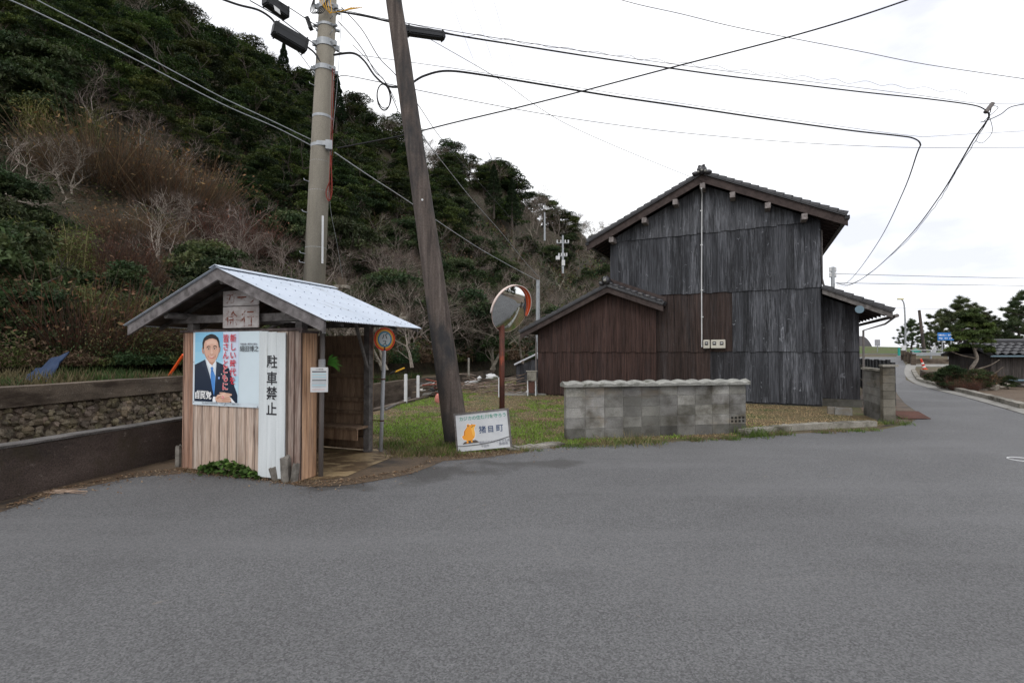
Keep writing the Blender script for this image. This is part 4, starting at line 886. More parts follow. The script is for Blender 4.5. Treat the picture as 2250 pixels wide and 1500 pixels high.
lettering('バ', M['black_ink'], bs, dc - dx * .055 + UP * .005 + dn * .009, dx, UP, .105, 'lettering', .001); lettering('ス', M['black_ink'], bs, dc - dx * .05 - UP * .095 + dn * .009, dx, UP, .095, 'lettering', .001)
for z in (1.16, .50):
    m = MB(); c = bp + (bt - bp) * (z / 1.615); m.tube([c + Vector((-.22, .02, .01)), c + Vector((.03, -.03, 0))], .008, 6); m.tube([c - UP * .012, c + UP * .012], .036, 12); m.build('tie_band', M['rustplate'], bs)

# ================================================================== leaning frog sign
fo = Vector((-.876, 7.74, 0.0)); fr = Vector((.007, 7.60, .112)); fx = (fr - fo).normalized(); nrm0 = Vector((.0, -1, .16)); nrm0 = (nrm0 - fx * nrm0.dot(fx)).normalized(); fz = nrm0.cross(fx); fz = fz if fz.z > 0 else -fz
FWd, FHt = .895, .600; fg = thing('river_sign', 'white board with an orange frog leaning on the foot of the tilted wooden pole', 'sign', tuple(fo)); fnn = fx.cross(fz)
MB().obox(fo, fx * FWd, fnn * -.02, fz * FHt).build('panel', M['board'], fg)
m = MB(); fw = .026
m.obox(fo - fx * .006, fx * fw, fnn * .012, fz * FHt); m.obox(fo + fx * (FWd - fw), fx * (fw + .006), fnn * .012, fz * FHt); m.obox(fo + fz * (FHt - .022) - fx * .006 + fnn * .003, fx * (FWd + .012), fnn * .011, fz * .028)
m.build('frame', M['greywood'], fg)
def fq(x, y): return ((x - 1313) / 455 * 1.0, 0)
FR = lambda L_: [(.03 + (x - 250) / 1420 * .85, .03 + (1310 - (y + (x - 250) * .105)) / 1000 * .57) for x, y in L_]
orange, or2, or3, dk = (.80, .33, .035), (.52, .18, .02), (.86, .45, .08), (.05, .04, .03)
L_ = [(FR([(520, 600), (550, 580), (590, 590), (640, 600), (660, 575), (695, 590), (790, 605), (745, 690), (735, 740), (750, 850), (735, 960), (700, 1000), (700, 1040), (640, 1060), (520, 1075), (400, 1040), (350, 970), (375, 915), (410, 900), (425, 800), (480, 710), (510, 690)]), (.75, .75, .75)),
      (FR([(525, 612), (555, 592), (590, 602), (615, 620), (650, 605), (665, 585), (690, 598), (780, 610), (735, 690), (722, 740), (738, 850), (720, 950), (690, 990), (640, 1045), (520, 1062), (410, 1030), (368, 965), (385, 925), (418, 912), (436, 800), (495, 715), (518, 690)]), orange),
      (FR([(436, 800), (495, 715), (518, 690), (530, 700), (470, 790), (450, 930), (425, 912)]), or2), (FR([(640, 700), (720, 640), (735, 690), (722, 740), (738, 850), (700, 950), (660, 880)]), or3),
      (FR([(640, 690), (700, 640), (750, 632), (700, 655), (650, 700)]), dk), (FR(ell(562, 645, 20, 26, 12)), dk), (FR(ell(570, 638, 6, 8, 8)), (.8, .8, .75)), (FR(ell(667, 603, 13, 14, 10)), dk),
      (FR([(370, 1160), (420, 1100), (520, 1060), (640, 1040), (740, 1030), (835, 1090), (740, 1110), (560, 1130)]), (.09, .07, .06)), (FR([(500, 1060), (530, 1060), (545, 1110), (510, 1130), (480, 1115)]), orange), (FR([(610, 1050), (640, 1045), (665, 1085), (630, 1100), (605, 1090)]), orange)]
art(fg, fo, fx, fz, L_, 'painted_frog', base=.002, step=.0004)
def ftx(s, x, z, sz, mat, bold=0, sx=1, gap=1): return lettering(s, mat, fg, fo + fx * x + fz * z + fnn * .004, fx, fz, sz, 'lettering', bold, sx, gap, False, .0005)
ftx('カジカの住む川を守ろう', .075, .482, .071, M['green_ink'], .0007, 1.0)
ftx('猪', .385, .265, .122, M['navy_ink'], .0012); ftx('目', .525, .265, .112, M['navy_ink'], .0018); ftx('町', .665, .265, .122, M['navy_ink'], .0012)
ftx('猪目川のカジカを守る会', .375, .095, .045, M['grey_ink'], .0004); ftx('平田市', .40, .035, .045, M['grey_ink'], .0004); ftx('島根県', .69, .045, .05, M['grey_ink'], .0004)
m = MB(); m.tube([fo + fx * a + fz * z + fnn * .008 for a, z in ((-.02, .09), (.1, .082), (.4, .085), (.6, .105), (.8, .15), (.92, .17))], .0045, 6); m.build('binding_wire', M['cable'], fg)

# ================================================================== tilted wooden pole
wb, wt = P(1008, 975, 8.35), P(852, -75, 8.35); wb.z = -.1
wp = thing('wooden_pole', 'old brown wooden pole tilting left behind the frog sign', 'utility pole', tuple(wb))
m = MB(); N_ = 26; m.tube([wb.lerp(wt, k / N_) + Vector((random.uniform(-.004, .004), 0, 0)) for k in range(N_ + 1)], [.222 - .088 * (k / N_) ** .8 for k in range(N_ + 1)], 22); m.build('shaft', M['pole_wood'], wp, smooth=True)
m = MB(); c = wb.lerp(wt, .512); m.tube([c + Vector((.02, -.165, 0)), c + Vector((.02, -.178, 0))], .018, 10); m.build('survey_disc', M['white'], wp)
# concrete pole
cb, ct = P(686, 700, 9.15), P(718, -90, 9.15); cb = cb + (cb - ct) * ((cb.z + .1) / (ct.z - cb.z)) ; cb.z = -.1
cp = thing('concrete_pole', 'tall pale concrete utility pole with steel bands behind the shelter', 'utility pole', tuple(cb))
pc = lambda y: cb.lerp(ct, (P(0, y, 9.15).z - cb.z) / (ct.z - cb.z))
pr_ = lambda y: .150 + .055 * (y + 90) / 900
m = MB(); m.tube([cb, pc(300), ct], [.215, .178, .150], 26); m.build('shaft', M['pole_conc'], cp, smooth=True)
for y, h, w in ((10, .10, .03), (52, .05, .02), (92, .13, .028), (148, .09, .028), (255, .05, .012), (320, .06, .012)):
    c = pc(y); r = pr_(y) + .004; m = MB(); m.tube([c - UP * h / 2, c + UP * h / 2], r + w * .4, 26)
    if w > .015:
        for a in (25, 160, 200, 340): m.box(c + Vector((math.cos(R(a)) * (r + .03), math.sin(R(a)) * (r + .03), 0)), (.09, .05, h * .7), R(a))
        m.tube([c + Vector((r, -.12, 0)), c + Vector((-r, -.12, .02))], .009, 6)
    m.build('steel_band', M['steel'], cp)
for y, sx in ((402, -1), (470, -1), (580, -1), (560, -1), (75, 1), (190, -1), (65, -1), (40, 1), (20, -1)):
    c = pc(y); m = MB(); m.tube([c + Vector((sx * pr_(y) * .7, -pr_(y) * .7, 0)), c + Vector((sx * (pr_(y) * .7 + .07), -pr_(y) * .7 - .07, .01)), c + Vector((sx * (pr_(y) * .7 + .08), -pr_(y) * .7 - .07, .04))], .008, 6); m.build('step_bolt', M['steel'], cp)
for y in (355, 420, 545):
    m = MB(); c = pc(y); m.tube([c - UP * .004, c + UP * .004], pr_(y) + .004, 24); m.build('wire_tie', M['steel'], cp)
c = pc(322); m = MB(); m.box(c + Vector((.20, -.12, 0)), (.12, .12, .17), R(20)); m.box(c + Vector((.1, -.16, .03)), (.22, .03, .08), R(8)); m.build('steel_bracket', M['steel'], cp)
c = pc(540); m = MB(); m.obox(c + Vector((.155, -.13, -.35)), (.03, .02, 0), (.004, -.004, 0), (0, 0, .9)); m.build('white_strip', M['white'], cp)
m = MB()
for k in range(5):
    a = [pc(6) + Vector((-.1 + .05 * k, -.17, .12)), pc(12) + Vector((-.02 + .05 * k, -.26, -.05 - .04 * k)), pc(20) + Vector((.16, -.20, -.12)), pc(12) + Vector((.5 + .05 * k, -.1, -.02))]
    m.tube(smooth_pts(a, 6), .006, 5)
m.build('yellow_cords', M['yellowrope'], cp)
m = MB()
for k in range(4):
    a = [pc(2) + Vector((-.2, -.12, .1)), pc(30) + Vector((-.24 + .03 * k, -.2, 0)), pc(40) + Vector((-.1 + .04 * k, -.24, .03)), pc(15) + Vector((.1, -.22, .1))]; m.tube(smooth_pts(a, 6), .008, 5)
m.build('cable_loops', M['cable'], cp)
m = MB(); a = [pc(150) + Vector((.19, -.1, 0)), pc(300) + Vector((.22, -.1, 0)), pc(440) + Vector((.24, -.1, 0))]; m.tube(smooth_pts(a, 8), .008, 6); m.tube([p + Vector((.025, .02, 0)) for p in smooth_pts(a, 8)], .006, 6)
m.tube(smooth_pts([pc(345) + Vector((.24, -.12, 0)), pc(380) + Vector((.28, -.14, 0)), pc(425) + Vector((.30, -.12, 0)), pc(444) + Vector((.25, -.12, 0)), pc(425) + Vector((.19, -.12, 0)), pc(400) + Vector((.25, -.12, 0))], 6), .010, 6)
m.build('red_rope', M['redrope'], cp)

# ================================================================== traffic mirror
mb_ = G(1103, 975); mb_ = P(1103, 772, 8.25); mb_.z = 0
tm = thing('traffic_mirror', 'round convex traffic mirror with pale hood on a rusty orange pole', 'traffic mirror', tuple(mb_))
m = MB(); m.tube([mb_, mb_ + UP * 2.25], .046, 14); m.build('pole', M['rustpole'], tm, smooth=True)
mc = P(1122, 680, 8.25); mn = Vector((.70, -.71, -.40)).normalized(); mxd = UP.cross(mn).normalized(); mzd = mn.cross(mxd); MR = .405
m = MB(); ring_ = []
for j in range(9):
    r = MR * j / 8
    for k in range(40): a = 2 * math.pi * k / 40; m.v.append(tuple(mc + (mxd * math.cos(a) + mzd * math.sin(a)) * r + mn * (.085 * (1 - (r / MR) ** 2))))
for j in range(8):
    for k in range(40): m.f.append((j * 40 + k, j * 40 + (k + 1) % 40, (j + 1) * 40 + (k + 1) % 40, (j + 1) * 40 + k)); m.c.append((1, 1, 1))
m.build('mirror_face', M['mirror'], tm, smooth=True)
m = MB(); m.tube([mc - mn * .05, mc - mn * .003], [MR * .7, MR * 1.02], 40); m.build('backing', M['fadedorange'], tm)
m = MB(); 
for k in range(48):
    a0, a1 = 2 * math.pi * k / 48, 2 * math.pi * (k + 1) / 48
    for (ra, rb, da, db) in ((MR, MR + .022, -.01, -.01), (MR + .022, MR + .022, -.01, .03)):
        pass
m = MB(); ns_ = 44; a0, a1 = R(-12), R(192)
for k in range(ns_ + 1):
    a = a0 + (a1 - a0) * k / ns_; w = (.028 + .02 * max(0, math.cos(a - R(25))) ** 2) * math.sin(math.pi * k / ns_) ** .6 + .012; e_ = mxd * math.cos(a) + mzd * math.sin(a)
    for (rr, dd) in ((MR + .02, -.02), (MR + .03, w), (MR + .042, w), (MR + .032, -.02)): m.v.append(tuple(mc + e_ * rr + mn * dd))
for k in range(ns_):
    for i in range(4): m.f.append((k * 4 + i, k * 4 + (i + 1) % 4, k * 4 + 4 + (i + 1) % 4, k * 4 + 4 + i)); m.c.append((1, 1, 1))
m.f += [(0, 1, 2, 3), (ns_ * 4 + 3, ns_ * 4 + 2, ns_ * 4 + 1, ns_ * 4)]; m.c += [(1, 1, 1)] * 2
hm = material('hood', [(.66, .50, .44), (.74, .66, .62)], (3, 3, 3), bump=.05, rough=.5)
hd_ = m.build('hood', hm, tm, smooth=True)
# inside of the hood keeps its orange
m = MB(); 
for k in range(ns_ + 1):
    a = a0 + (a1 - a0) * k / ns_; w = (.028 + .02 * max(0, math.cos(a - R(25))) ** 2) * math.sin(math.pi * k / ns_) ** .6 + .010; e_ = mxd * math.cos(a) + mzd * math.sin(a)
    for (rr, dd) in ((MR + .012, -.01), (MR + .026, w)): m.v.append(tuple(mc + e_ * rr + mn * dd))
for k in range(ns_): m.f.append((k * 2, k * 2 + 1, k * 2 + 3, k * 2 + 2)); m.c.append((1, 1, 1))
m.build('hood_lining', M['orange'], tm, smooth=True)
m = MB(); m.tube([mb_ + UP * 2.0, mc - mn * .06], .02, 8); m.tube([mb_ + UP * 2.24, mc + UP * .1 - mn * .06], .02, 8); m.build('arm', M['rustpole'], tm)

# ================================================================== overhead lines
def cable(name, label, cat, pts, r, mat='cable', group=None, k=6, wob=0):
    w = [P(*p) for p in pts]; w = smooth_pts(w, k) if len(w) > 2 else w
    if wob: w = [p + Vector((0, 0, random.uniform(-wob, wob))) for p in w]
    m = MB(); m.tube(w, r, 6); return tag(m.build(name, M[mat]), label, cat, group)
def zs(pts, z0, z1): n = len(pts) - 1; return [(x, y, z0 + (z1 - z0) * i / n) for i, (x, y) in enumerate(pts)]
def zx(pts, z0, z1):
    x0, x1 = pts[0][0], pts[-1][0]; return [(x, y, z0 + (z1 - z0) * (x - x0) / (x1 - x0)) for x, y in pts]
cable('overhead_cable', 'upper thick black cable bundle running from the concrete pole to the right edge', 'cable', zx([(735, 14), (800, 26), (860, 40), (985, 66), (1150, 93), (1300, 117), (1450, 139), (1600, 160), (1750, 178), (1900, 196), (2050, 212), (2150, 226), (2178, 238)], 9, 14), .017)
cable('overhead_cable', 'loosely lashed slack wire riding on the upper black cable bundle', 'cable', zx([(735, 16), (900, 44)] + [(985 + 33 * k + random.uniform(-6, 6), 64 + 5.0 * k - .032 * k * k + (1 if k % 2 else -6) + random.uniform(-1.5, 1.5)) for k in range(1, 36)], 9, 14), .0042)
cable('messenger_wire', 'straight steel wire just above the upper cable bundle', 'wire', zx([(730, 8), (985, 58), (1500, 136), (2000, 200), (2150, 221), (2200, 222), (2290, 221)], 9, 14.5), .006)
cable('overhead_cable', 'outermost black cable curving down at the far right to the pole behind the house', 'cable', [(2178, 238, 14), (2182, 255, 14.3), (2150, 300, 16), (2120, 350, 18), (2070, 430, 22), (2000, 520, 28), (1920, 595, 36), (1870, 625, 42), (1840, 622, 46)], .024, k=8)
cable('overhead_cable', 'second slack strand beside the outer curving cable at the far right', 'cable', [(2190, 228, 14), (2178, 262, 14.5), (2158, 296, 16), (2110, 372, 19), (2060, 452, 23), (1990, 534, 29), (1910, 602, 37), (1860, 628, 43), (1840, 625, 46)], .012, k=8, wob=.04)
cable('overhead_cable', 'thin branch cable swinging off right from the cable joint', 'cable', [(2165, 264, 14.2), (2180, 260, 14), (2210, 246, 13.6), (2235, 229, 13.2), (2290, 220, 13)], .012)
cable('overhead_cable', 'lower thick black cable arching past the wooden pole, then dropping behind the house', 'cable', [(728, 113, 9), (770, 109, 8.95), (795, 125, 8.9), (820, 160, 8.9), (845, 181, 8.9), (870, 185, 8.85), (900, 177, 8.9), (930, 160, 9), (980, 149, 9.2), (1060, 158, 9.5), (1200, 181, 10), (1350, 206, 10.6), (1500, 228, 11.2), (1700, 258, 12), (1880, 283, 12.8), (1980, 294, 13.2), (2015, 300, 13.4), (2030, 313, 13.6), (2022, 335, 14.5), (1990, 420, 20), (1940, 520, 29), (1890, 592, 38), (1860, 622, 43), (1838, 621, 46)], .02, k=7)
cable('messenger_wire', 'thin straight wire carrying the lower arched cable', 'wire', zx([(735, 106), (860, 124), (1060, 153), (1500, 222), (1900, 280), (2035, 297)], 9, 13.6), .005)
cable('messenger_wire', 'thin wire leaving to the right edge from the bend of the lower cable', 'wire', zx([(2035, 297), (2150, 290), (2290, 282)], 13.6, 14), .005)
cable('overhead_cable', 'black cable rising diagonally from the steel bracket to the top right, crossing the others', 'cable', zx([(738, 322), (800, 310), (885, 293), (1000, 264), (1130, 233), (1260, 200), (1380, 168), (1500, 136), (1620, 105), (1740, 73), (1860, 38), (1975, 0), (2100, -45)], 9, 7.5), .012)
cable('overhead_cable', 'grey wire crossing the upper right corner of the sky alone', 'cable', zx([(1330, -22), (1410, 0), (1500, 20), (1600, 45), (1700, 66), (1900, 105), (2050, 135), (2300, 172)], 14, 15), .009)
cable('overhead_cable', 'lowest long thin wire from the concrete pole sagging to the right edge', 'cable', zx([(728, 172), (745, 160), (770, 162), (820, 172), (905, 190), (1050, 219), (1180, 243), (1300, 262), (1450, 282), (1600, 297), (1750, 309), (1900, 317), (2050, 321), (2300, 320)], 9, 16), .007)
cable('overhead_cable', 'upper of two pale wires crossing the dark slope to the bracket', 'cable', zx([(30, -32), (86, 0), (180, 48), (280, 100), (380, 154), (480, 208), (580, 255), (680, 303)], 6, 9.1), .008, 'steel')
cable('overhead_cable', 'lower of two pale wires crossing the dark slope to the bracket', 'cable', zx([(-30, -26), (30, 0), (100, 33), (200, 80), (300, 130), (400, 182), (500, 232), (600, 275), (680, 316)], 6, 9.1), .009, 'steel')
cable('overhead_cable', 'pale wire running down from the bracket behind the wooden pole to the small grey pole', 'cable', zx([(732, 332), (800, 378), (880, 430), (960, 484), (1050, 543), (1120, 583), (1182, 616)], 9.1, 24), .013, 'steel')
cable('overhead_cable', 'pale wire dropping steeply right of the wooden pole to the small grey pole', 'cable', [(880, 200, 9), (930, 298, 11), (970, 352, 13), (1040, 440, 17), (1100, 508, 20), (1150, 570, 22.5), (1186, 610, 24)], .011, 'steel')
cable('overhead_cable', 'dark slack wire hanging right of the wooden pole over the hill edge', 'cable', [(745, 6, 9), (790, 55, 9), (830, 120, 9), (868, 160, 9.2), (920, 230, 10.5), (960, 290, 12), (1010, 350, 14), (1080, 430, 19), (1160, 520, 26), (1225, 590, 34)], .008)
cable('overhead_cable', 'dark wire curving from the concrete pole top to the cable ring', 'cable', [(738, 38, 9), (770, 72, 8.95), (795, 105, 8.9), (820, 150, 8.9), (842, 172, 8.9), (872, 238, 8.9)], .008)
cable('overhead_cable', 'thin wire with a small joint leading to the cable ring', 'cable', [(770, 90, 8.95), (800, 120, 8.9), (830, 158, 8.85), (848, 180, 8.85), (868, 220, 8.8)], .006)
cable('overhead_cable', 'fine wire slanting from the pole tops down to the gable peak of the house', 'cable', zx([(930, 70), (950, 82), (1100, 170), (1180, 228), (1260, 275), (1400, 337), (1545, 396)], 9.5, 15), .006)
for k, (a, b) in enumerate((((993, 0), (1134, 350)), ((1043, 0), (1157, 335)), ((1093, 0), (1180, 320)))):
    cable('power_line', ('leftmost of three faint high power lines in the pale sky', 'middle of three faint high power lines in the pale sky', 'rightmost of three faint high power lines in the pale sky')[k], 'power line', [(a[0] - 20, a[1] - 50, 50), ((a[0] + b[0]) / 2 - 4, (a[1] + b[1]) / 2, 75), (b[0], b[1], 110), (b[0] + 25, 480, 150)], .016, 'steel', 'three faint power lines')
for k, (y0, y1) in enumerate(((601, 612), (621, 628))):
    cable('power_line', ('upper of two thin far wires above the pines', 'lower of two thin far wires above the pines')[k], 'power line', zx([(1840, y0), (2050, (y0 + y1) / 2), (2300, y1)], 46, 60), .035, 'steel', 'far wires above the pines')
cable('power_line', 'faint far wire at roof height crossing the pines', 'power line', zx([(1960, 676), (2100, 679), (2300, 675)], 60, 64), .02, 'steel')
cable('guy_wire', 'fine vertical wire hanging beside the concrete pole down to the grave marker', 'wire', [(746, 0, 9.3), (738, 160, 9.3), (724, 330, 9.3), (722, 440, 9.4), (738, 530, 9.8), (752, 612, 10.4)], .005, 'steel')
# left bundle to the closures
cable('overhead_cable', 'thick cable entering at the top left into the large black closure', 'cable', [(470, -16, 8), (515, 0, 8.2), (560, 12, 8.4), (590, 32, 8.6), (600, 50, 8.7)], .018)
cable('overhead_cable', 'thick cable leaving the large black closure for the concrete pole', 'cable', [(665, 92, 8.9), (685, 108, 9), (700, 130, 9)], .018)
cable('overhead_cable', 'thin wire from the top edge along the closures to the pole band', 'cable', [(540, -10, 8.4), (600, 25, 8.6), (640, 55, 8.8), (690, 92, 9)], .009)
cable('overhead_cable', 'thin wire from the top edge past the small black box', 'cable', [(590, -18, 8.6), (640, 14, 8.8), (690, 48, 9)], .008)
cable('overhead_cable', 'slack thin wire looping below the large black closure', 'cable', [(592, 65, 8.6), (600, 74, 8.6), (640, 98, 8.8), (660, 120, 8.9), (685, 155, 9)], .006)
def closure(label, p0, p1, w, h, name='cable_closure'):
    a, b = P(*p0), P(*p1); d = b - a; side = Vector((-d.y, d.x, 0)).normalized() * w; up_ = d.cross(side).normalized(); up_ = up_ * h if up_.z > 0 else -up_ * h
    o_ = thing(name, label, 'cable box', tuple(a)); m = MB(); m.obox(a - side / 2 - up_ / 2, d, side, up_); m.build('case', M['plastic'], o_, bevel=.02)
    m = MB()
    for t in (.08, .92): m = MB(); m.obox(a + d * t - side * .54 - up_ * .54, d * .03, side * 1.08, up_ * 1.08); m.build('end_band', M['blackiron'], o_)
    m = MB(); m.obox(a - side * .5 + up_ * .05 + d * .02, d * .96, side * .04, up_ * .08); m.build('seam', M['blackiron'], o_)
closure('large black ribbed cable closure hanging left of the concrete pole', (592, 52, 8.5), (668, 96, 8.9), .2, .24)
closure('black cable box with a white sticker at the top edge, above the large closure', (572, -14, 8.5), (624, 22, 8.9), .18, .20)
closure('small upright black box just left of the concrete pole', (668, 28, 9.0), (678, 56, 9.0), .09, .07)
closure('long black closure hanging under the cable right of the wooden pole', (886, 58, 9), (975, 71, 9.3), .16, .14)
st = P(596, 12, 8.32); tag(MB().obox(st, (.09, .03, -.06), (0, .004, 0), (-.02, 0, .09)).build('sticker', M['white']), 'small white sticker on the black box at the top edge', 'sticker')
m = MB(); c = P(840, 208, 8.8); m.tube([c + Vector((.105 * math.sin(2 * math.pi * k / 28) * (1), .06 * math.sin(2 * math.pi * k / 28), .24 * math.cos(2 * math.pi * k / 28))) for k in range(29)], .012, 6)
m.tube([c + Vector((.115 * math.sin(2 * math.pi * k / 28) + .012, .05 * math.sin(2 * math.pi * k / 28), .225 * math.cos(2 * math.pi * k / 28) + .02)) for k in range(29)], .008, 6); tag(m.build('cable_ring', M['cable']), 'coiled ring of spare cable hanging between the two big poles', 'cable')
o_ = thing('cable_joint', 'frayed cable joint with clamps at the far upper right', 'cable joint', tuple(P(2185, 232, 14)))
m = MB(); m.tube([P(2176, 242, 14), P(2192, 222, 14)], .06, 8); m.build('clamp', M['greypipe'], o_)
m = MB(); m.tube(smooth_pts([P(2190, 226, 14), P(2204, 232, 14), P(2182, 252, 14), P(2172, 262, 14)], 6), .008, 5); m.tube(smooth_pts([P(2184, 250, 14), P(2190, 285, 14.5), P(2168, 310, 15), P(2152, 305, 16)], 6), .008, 5); m.build('loose_strands', M['cable'], o_)

# ================================================================== small poles on the hill and behind
def small_pole(label, px, yb, yt, Z, r, mat='steel', arms=(), name='utility_pole', group=None, lean=0):
    b, t_ = P(px, yb, Z), P(px + lean, yt, Z); o_ = thing(name, label, 'utility pole', tuple(b)); m = MB(); m.tube([b, t_], [r, r * .75], 10); m.build('shaft', M[mat], o_)
    for (ya, w, hh) in arms:
        c = P(px, ya, Z); m = MB(); m.box(c, (w, .1, hh)); m.build('crossarm', M['steel'], o_)
        for s_ in (-.45, -.15, .2, .45):
            m = MB(); m.tube([c + Vector((s_ * w, 0, hh / 2)), c + Vector((s_ * w, 0, hh / 2 + .35))], .09, 6); m.build('insulator', M['white'], o_)
    return o_
o_ = small_pole('white steel power pole with crossarms standing on the hillside', 1237, 600, 516, 62, .15, 'steel', ((533, 1.6, .09), (562, 1.1, .08)))
m = MB(); m.box(P(1226, 566, 62), (.5, .4, .45)); m.box(P(1238, 577, 62), (.4, .4, .7)); m.build('transformer', M['white'], o_)
small_pole('thin bare mast on the hill ridge left of the white power pole', 1197, 528, 465, 80, .16, 'steel')
small_pole('small grey pole rising behind the annex roof', 1182, 800, 615, 24, .12, 'steel')
o_ = small_pole('grey pole top with steel fittings showing behind the lean-to roof', 1832, 760, 586, 46, .20, 'steel', ((596, .6, .1), (608, .6, .1)))
small_pole('dark old wooden pole leaning left among the pines', 2031, 775, 681, 52, .17, 'pole_wood', lean=-10)
# grave markers on the slope
for (px, yb, yt, Z, w, lab) in ((750, 632, 609, 22, .32, 'grey stone marker right above the shelter roof'), (886, 700, 671, 24, .18, 'narrow dark stone marker above the bus sign'), (812, 700, 690, 28, .4, 'small grey stone behind the shelter roof edge')):
    a, b = P(px, yb, Z), P(px, yt, Z); o_ = thing('grave_marker', lab, 'gravestone', tuple(a)); 
    m = MB(); m.obox(a - Vector((w * .5, .1, 0)), (w, 0, 0), (0, .3, 0), (0, 0, b.z - a.z)); m.build('stone', M['capband'], o_, bevel=.02); m = MB(); m.box(a + Vector((0, .05, .04)), (w * 1.8, .5, .14)); m.build('base', M['rock'], o_)

# ================================================================== things in the lot
for i, (px, yb, yt, lab) in enumerate(((892, 886, 822, 'tallest white post, left of the debris heap'), (919, 876, 825, 'white post at the left end of the debris heap'), (968, 868, 826, 'white post half hidden by the wooden pole'), (1097, 872, 829, 'slim white post right beside the mirror pole'), (1030, 832, 787, 'weathered white post on the bank behind the wooden pole'))):
    Z = 1699 / (yb - HZ) if i != 4 else 24; b = P(px, yb, Z); b.z = max(b.z, 0); m = MB(); h = (yb - yt) / F * Z; rw = .045 if i != 3 else .035
    o_ = thing('marker_post', lab, 'post', tuple(b), 'white posts along the creek'); m.obox(b - Vector((rw, rw, 0)), (rw * 2, 0, 0), (0, rw * 2, 0), (0, 0, h)); m.build('shaft', M['white'] if i < 4 else M['kerb'], o_, bevel=.006)
    m = MB(); m.box(b + UP * (h + .004), (rw * 1.4, rw * 1.4, .02)); m.build('cap', M['postgrey'], o_)
# debris heap
dz = G(945, 872); hp = thing('debris_heap', 'heap of rusty sheets and broken boards behind the white posts', 'rubbish heap', tuple(dz)); 
PAL = ((.20, .06, .04), (.34, .34, .33), (.10, .08, .06), (.42, .40, .36), (.26, .07, .06), (.05, .05, .05), (.18, .14, .10))
for k in range(30):
    c = dz + Vector((random.uniform(-.5, .75), random.uniform(-.35, .5), random.uniform(.04, .52))); a = random.uniform(0, 6.3); l = random.uniform(.25, .8); m = MB()
    d = Vector((math.cos(a) * l, math.sin(a) * l * .5, random.uniform(-.15, .15))); m.obox(c - d / 2, d, Vector((-d.y, d.x, .05)).normalized() * random.uniform(.08, .3), UP * .03, random.choice(PAL)); m.build('scrap_piece', M['debris'], hp)
m = MB(); a = G(965, 884); m.ball(a + UP * .1, (.14, .12, .2), 10, 7, (.45, .17, .14)); m.build('clay_shard', M['debris'], hp)
# white pipe and branch litter pile by the bank
wpz = P(1045, 838, 21); o_ = thing('white_pipe', 'broken white pipe lying on the bank left of the mirror', 'pipe', tuple(wpz)); m = MB(); m.tube([P(1022, 843, 21), P(1048, 836, 21.2), P(1056, 829, 21.3)], .09, 10, cap=False); m.build('pipe_body', M['white'], o_)
bg_ = P(1080, 827, 24); tag(MB().ball(bg_, (.3, .2, .14), 9, 6, jit=.25).build('plastic_bag', M['white']), 'crumpled white plastic bag on the bank left of the mirror', 'bag')
o_ = thing('brush_pile', 'pile of grey cut branches on the grass bank behind the lot', 'brush pile', tuple(G(1060, 862))); m = MB()
for k in range(130):
    c = Vector((random.uniform(-2.0, 1.6), random.uniform(17.5, 21), 0)); c.z = .05 + random.random() ** 2 * .55; a = random.uniform(-.5, .5); l = random.uniform(.3, 1.1); d = Vector((math.cos(a) * l, math.sin(a) * l, random.uniform(-.15, .2)))
    m.tube([c - d / 2, c + Vector((0, 0, .04)), c + d / 2], random.uniform(.008, .022), 4, random.choice(((.6, .55, .5), (1, .95, .9), (.8, .7, .6))))
m.build('branches', M['palebark'], o_)
# plank along the creek
a, b = G(845, 902), G(900, 876); tag(MB().obox(a, b - a, (.05, 0, .0), (0, 0, .06)).build('plank', M['greywood']), 'long pale plank lying at the lot edge beside the white posts', 'plank')
a = P(1120, 862, 19.2); tag(MB().obox(G(1117, 862), G(1170, 846) - G(1117, 862), (.06, 0, 0), (0, 0, .06)).build('plank', M['greywood']), 'grey plank lying on the ground before the cabinet', 'plank')
a = G(1150, 866); tag(MB().box((a.x, a.y, .03), (1.6, .9, .06), R(12)).build('concrete_slab', M['gutter']), 'thin pale concrete slab on the ground by the annex corner', 'slab')
# cabinet on legs
cz_ = G(1168, 869); cb_ = thing('cabinet', 'small grey cabinet on two legs at the annex corner', 'cabinet', tuple(cz_))
m = MB(); m.box(cz_ + UP * .72, (.32, .25, .32)); m.build('box', M['kerb'], cb_, bevel=.01); m = MB(); m.box(cz_ + UP * .89, (.40, .30, .03)); m.build('lid', M['kerb'], cb_)
for s_ in (-1, 1): m = MB(); m.box(cz_ + Vector((s_ * .145, 0, .28)), (.035, .05, .56)); m.build('leg', M['white'], cb_)
tag(MB().box(cz_ + Vector((0, .05, .30)), (.22, .18, .42)).build('gas_canister', M['rustplate'], bevel=.02), 'rusty orange box standing under the grey cabinet', 'canister')
tag(MB().ball(G(1166, 866) + UP * .12, (.17, .12, .15), 10, 7, jit=.15).build('plastic_bag', M['white']), 'white plastic bag at the foot of the grey cabinet', 'bag')
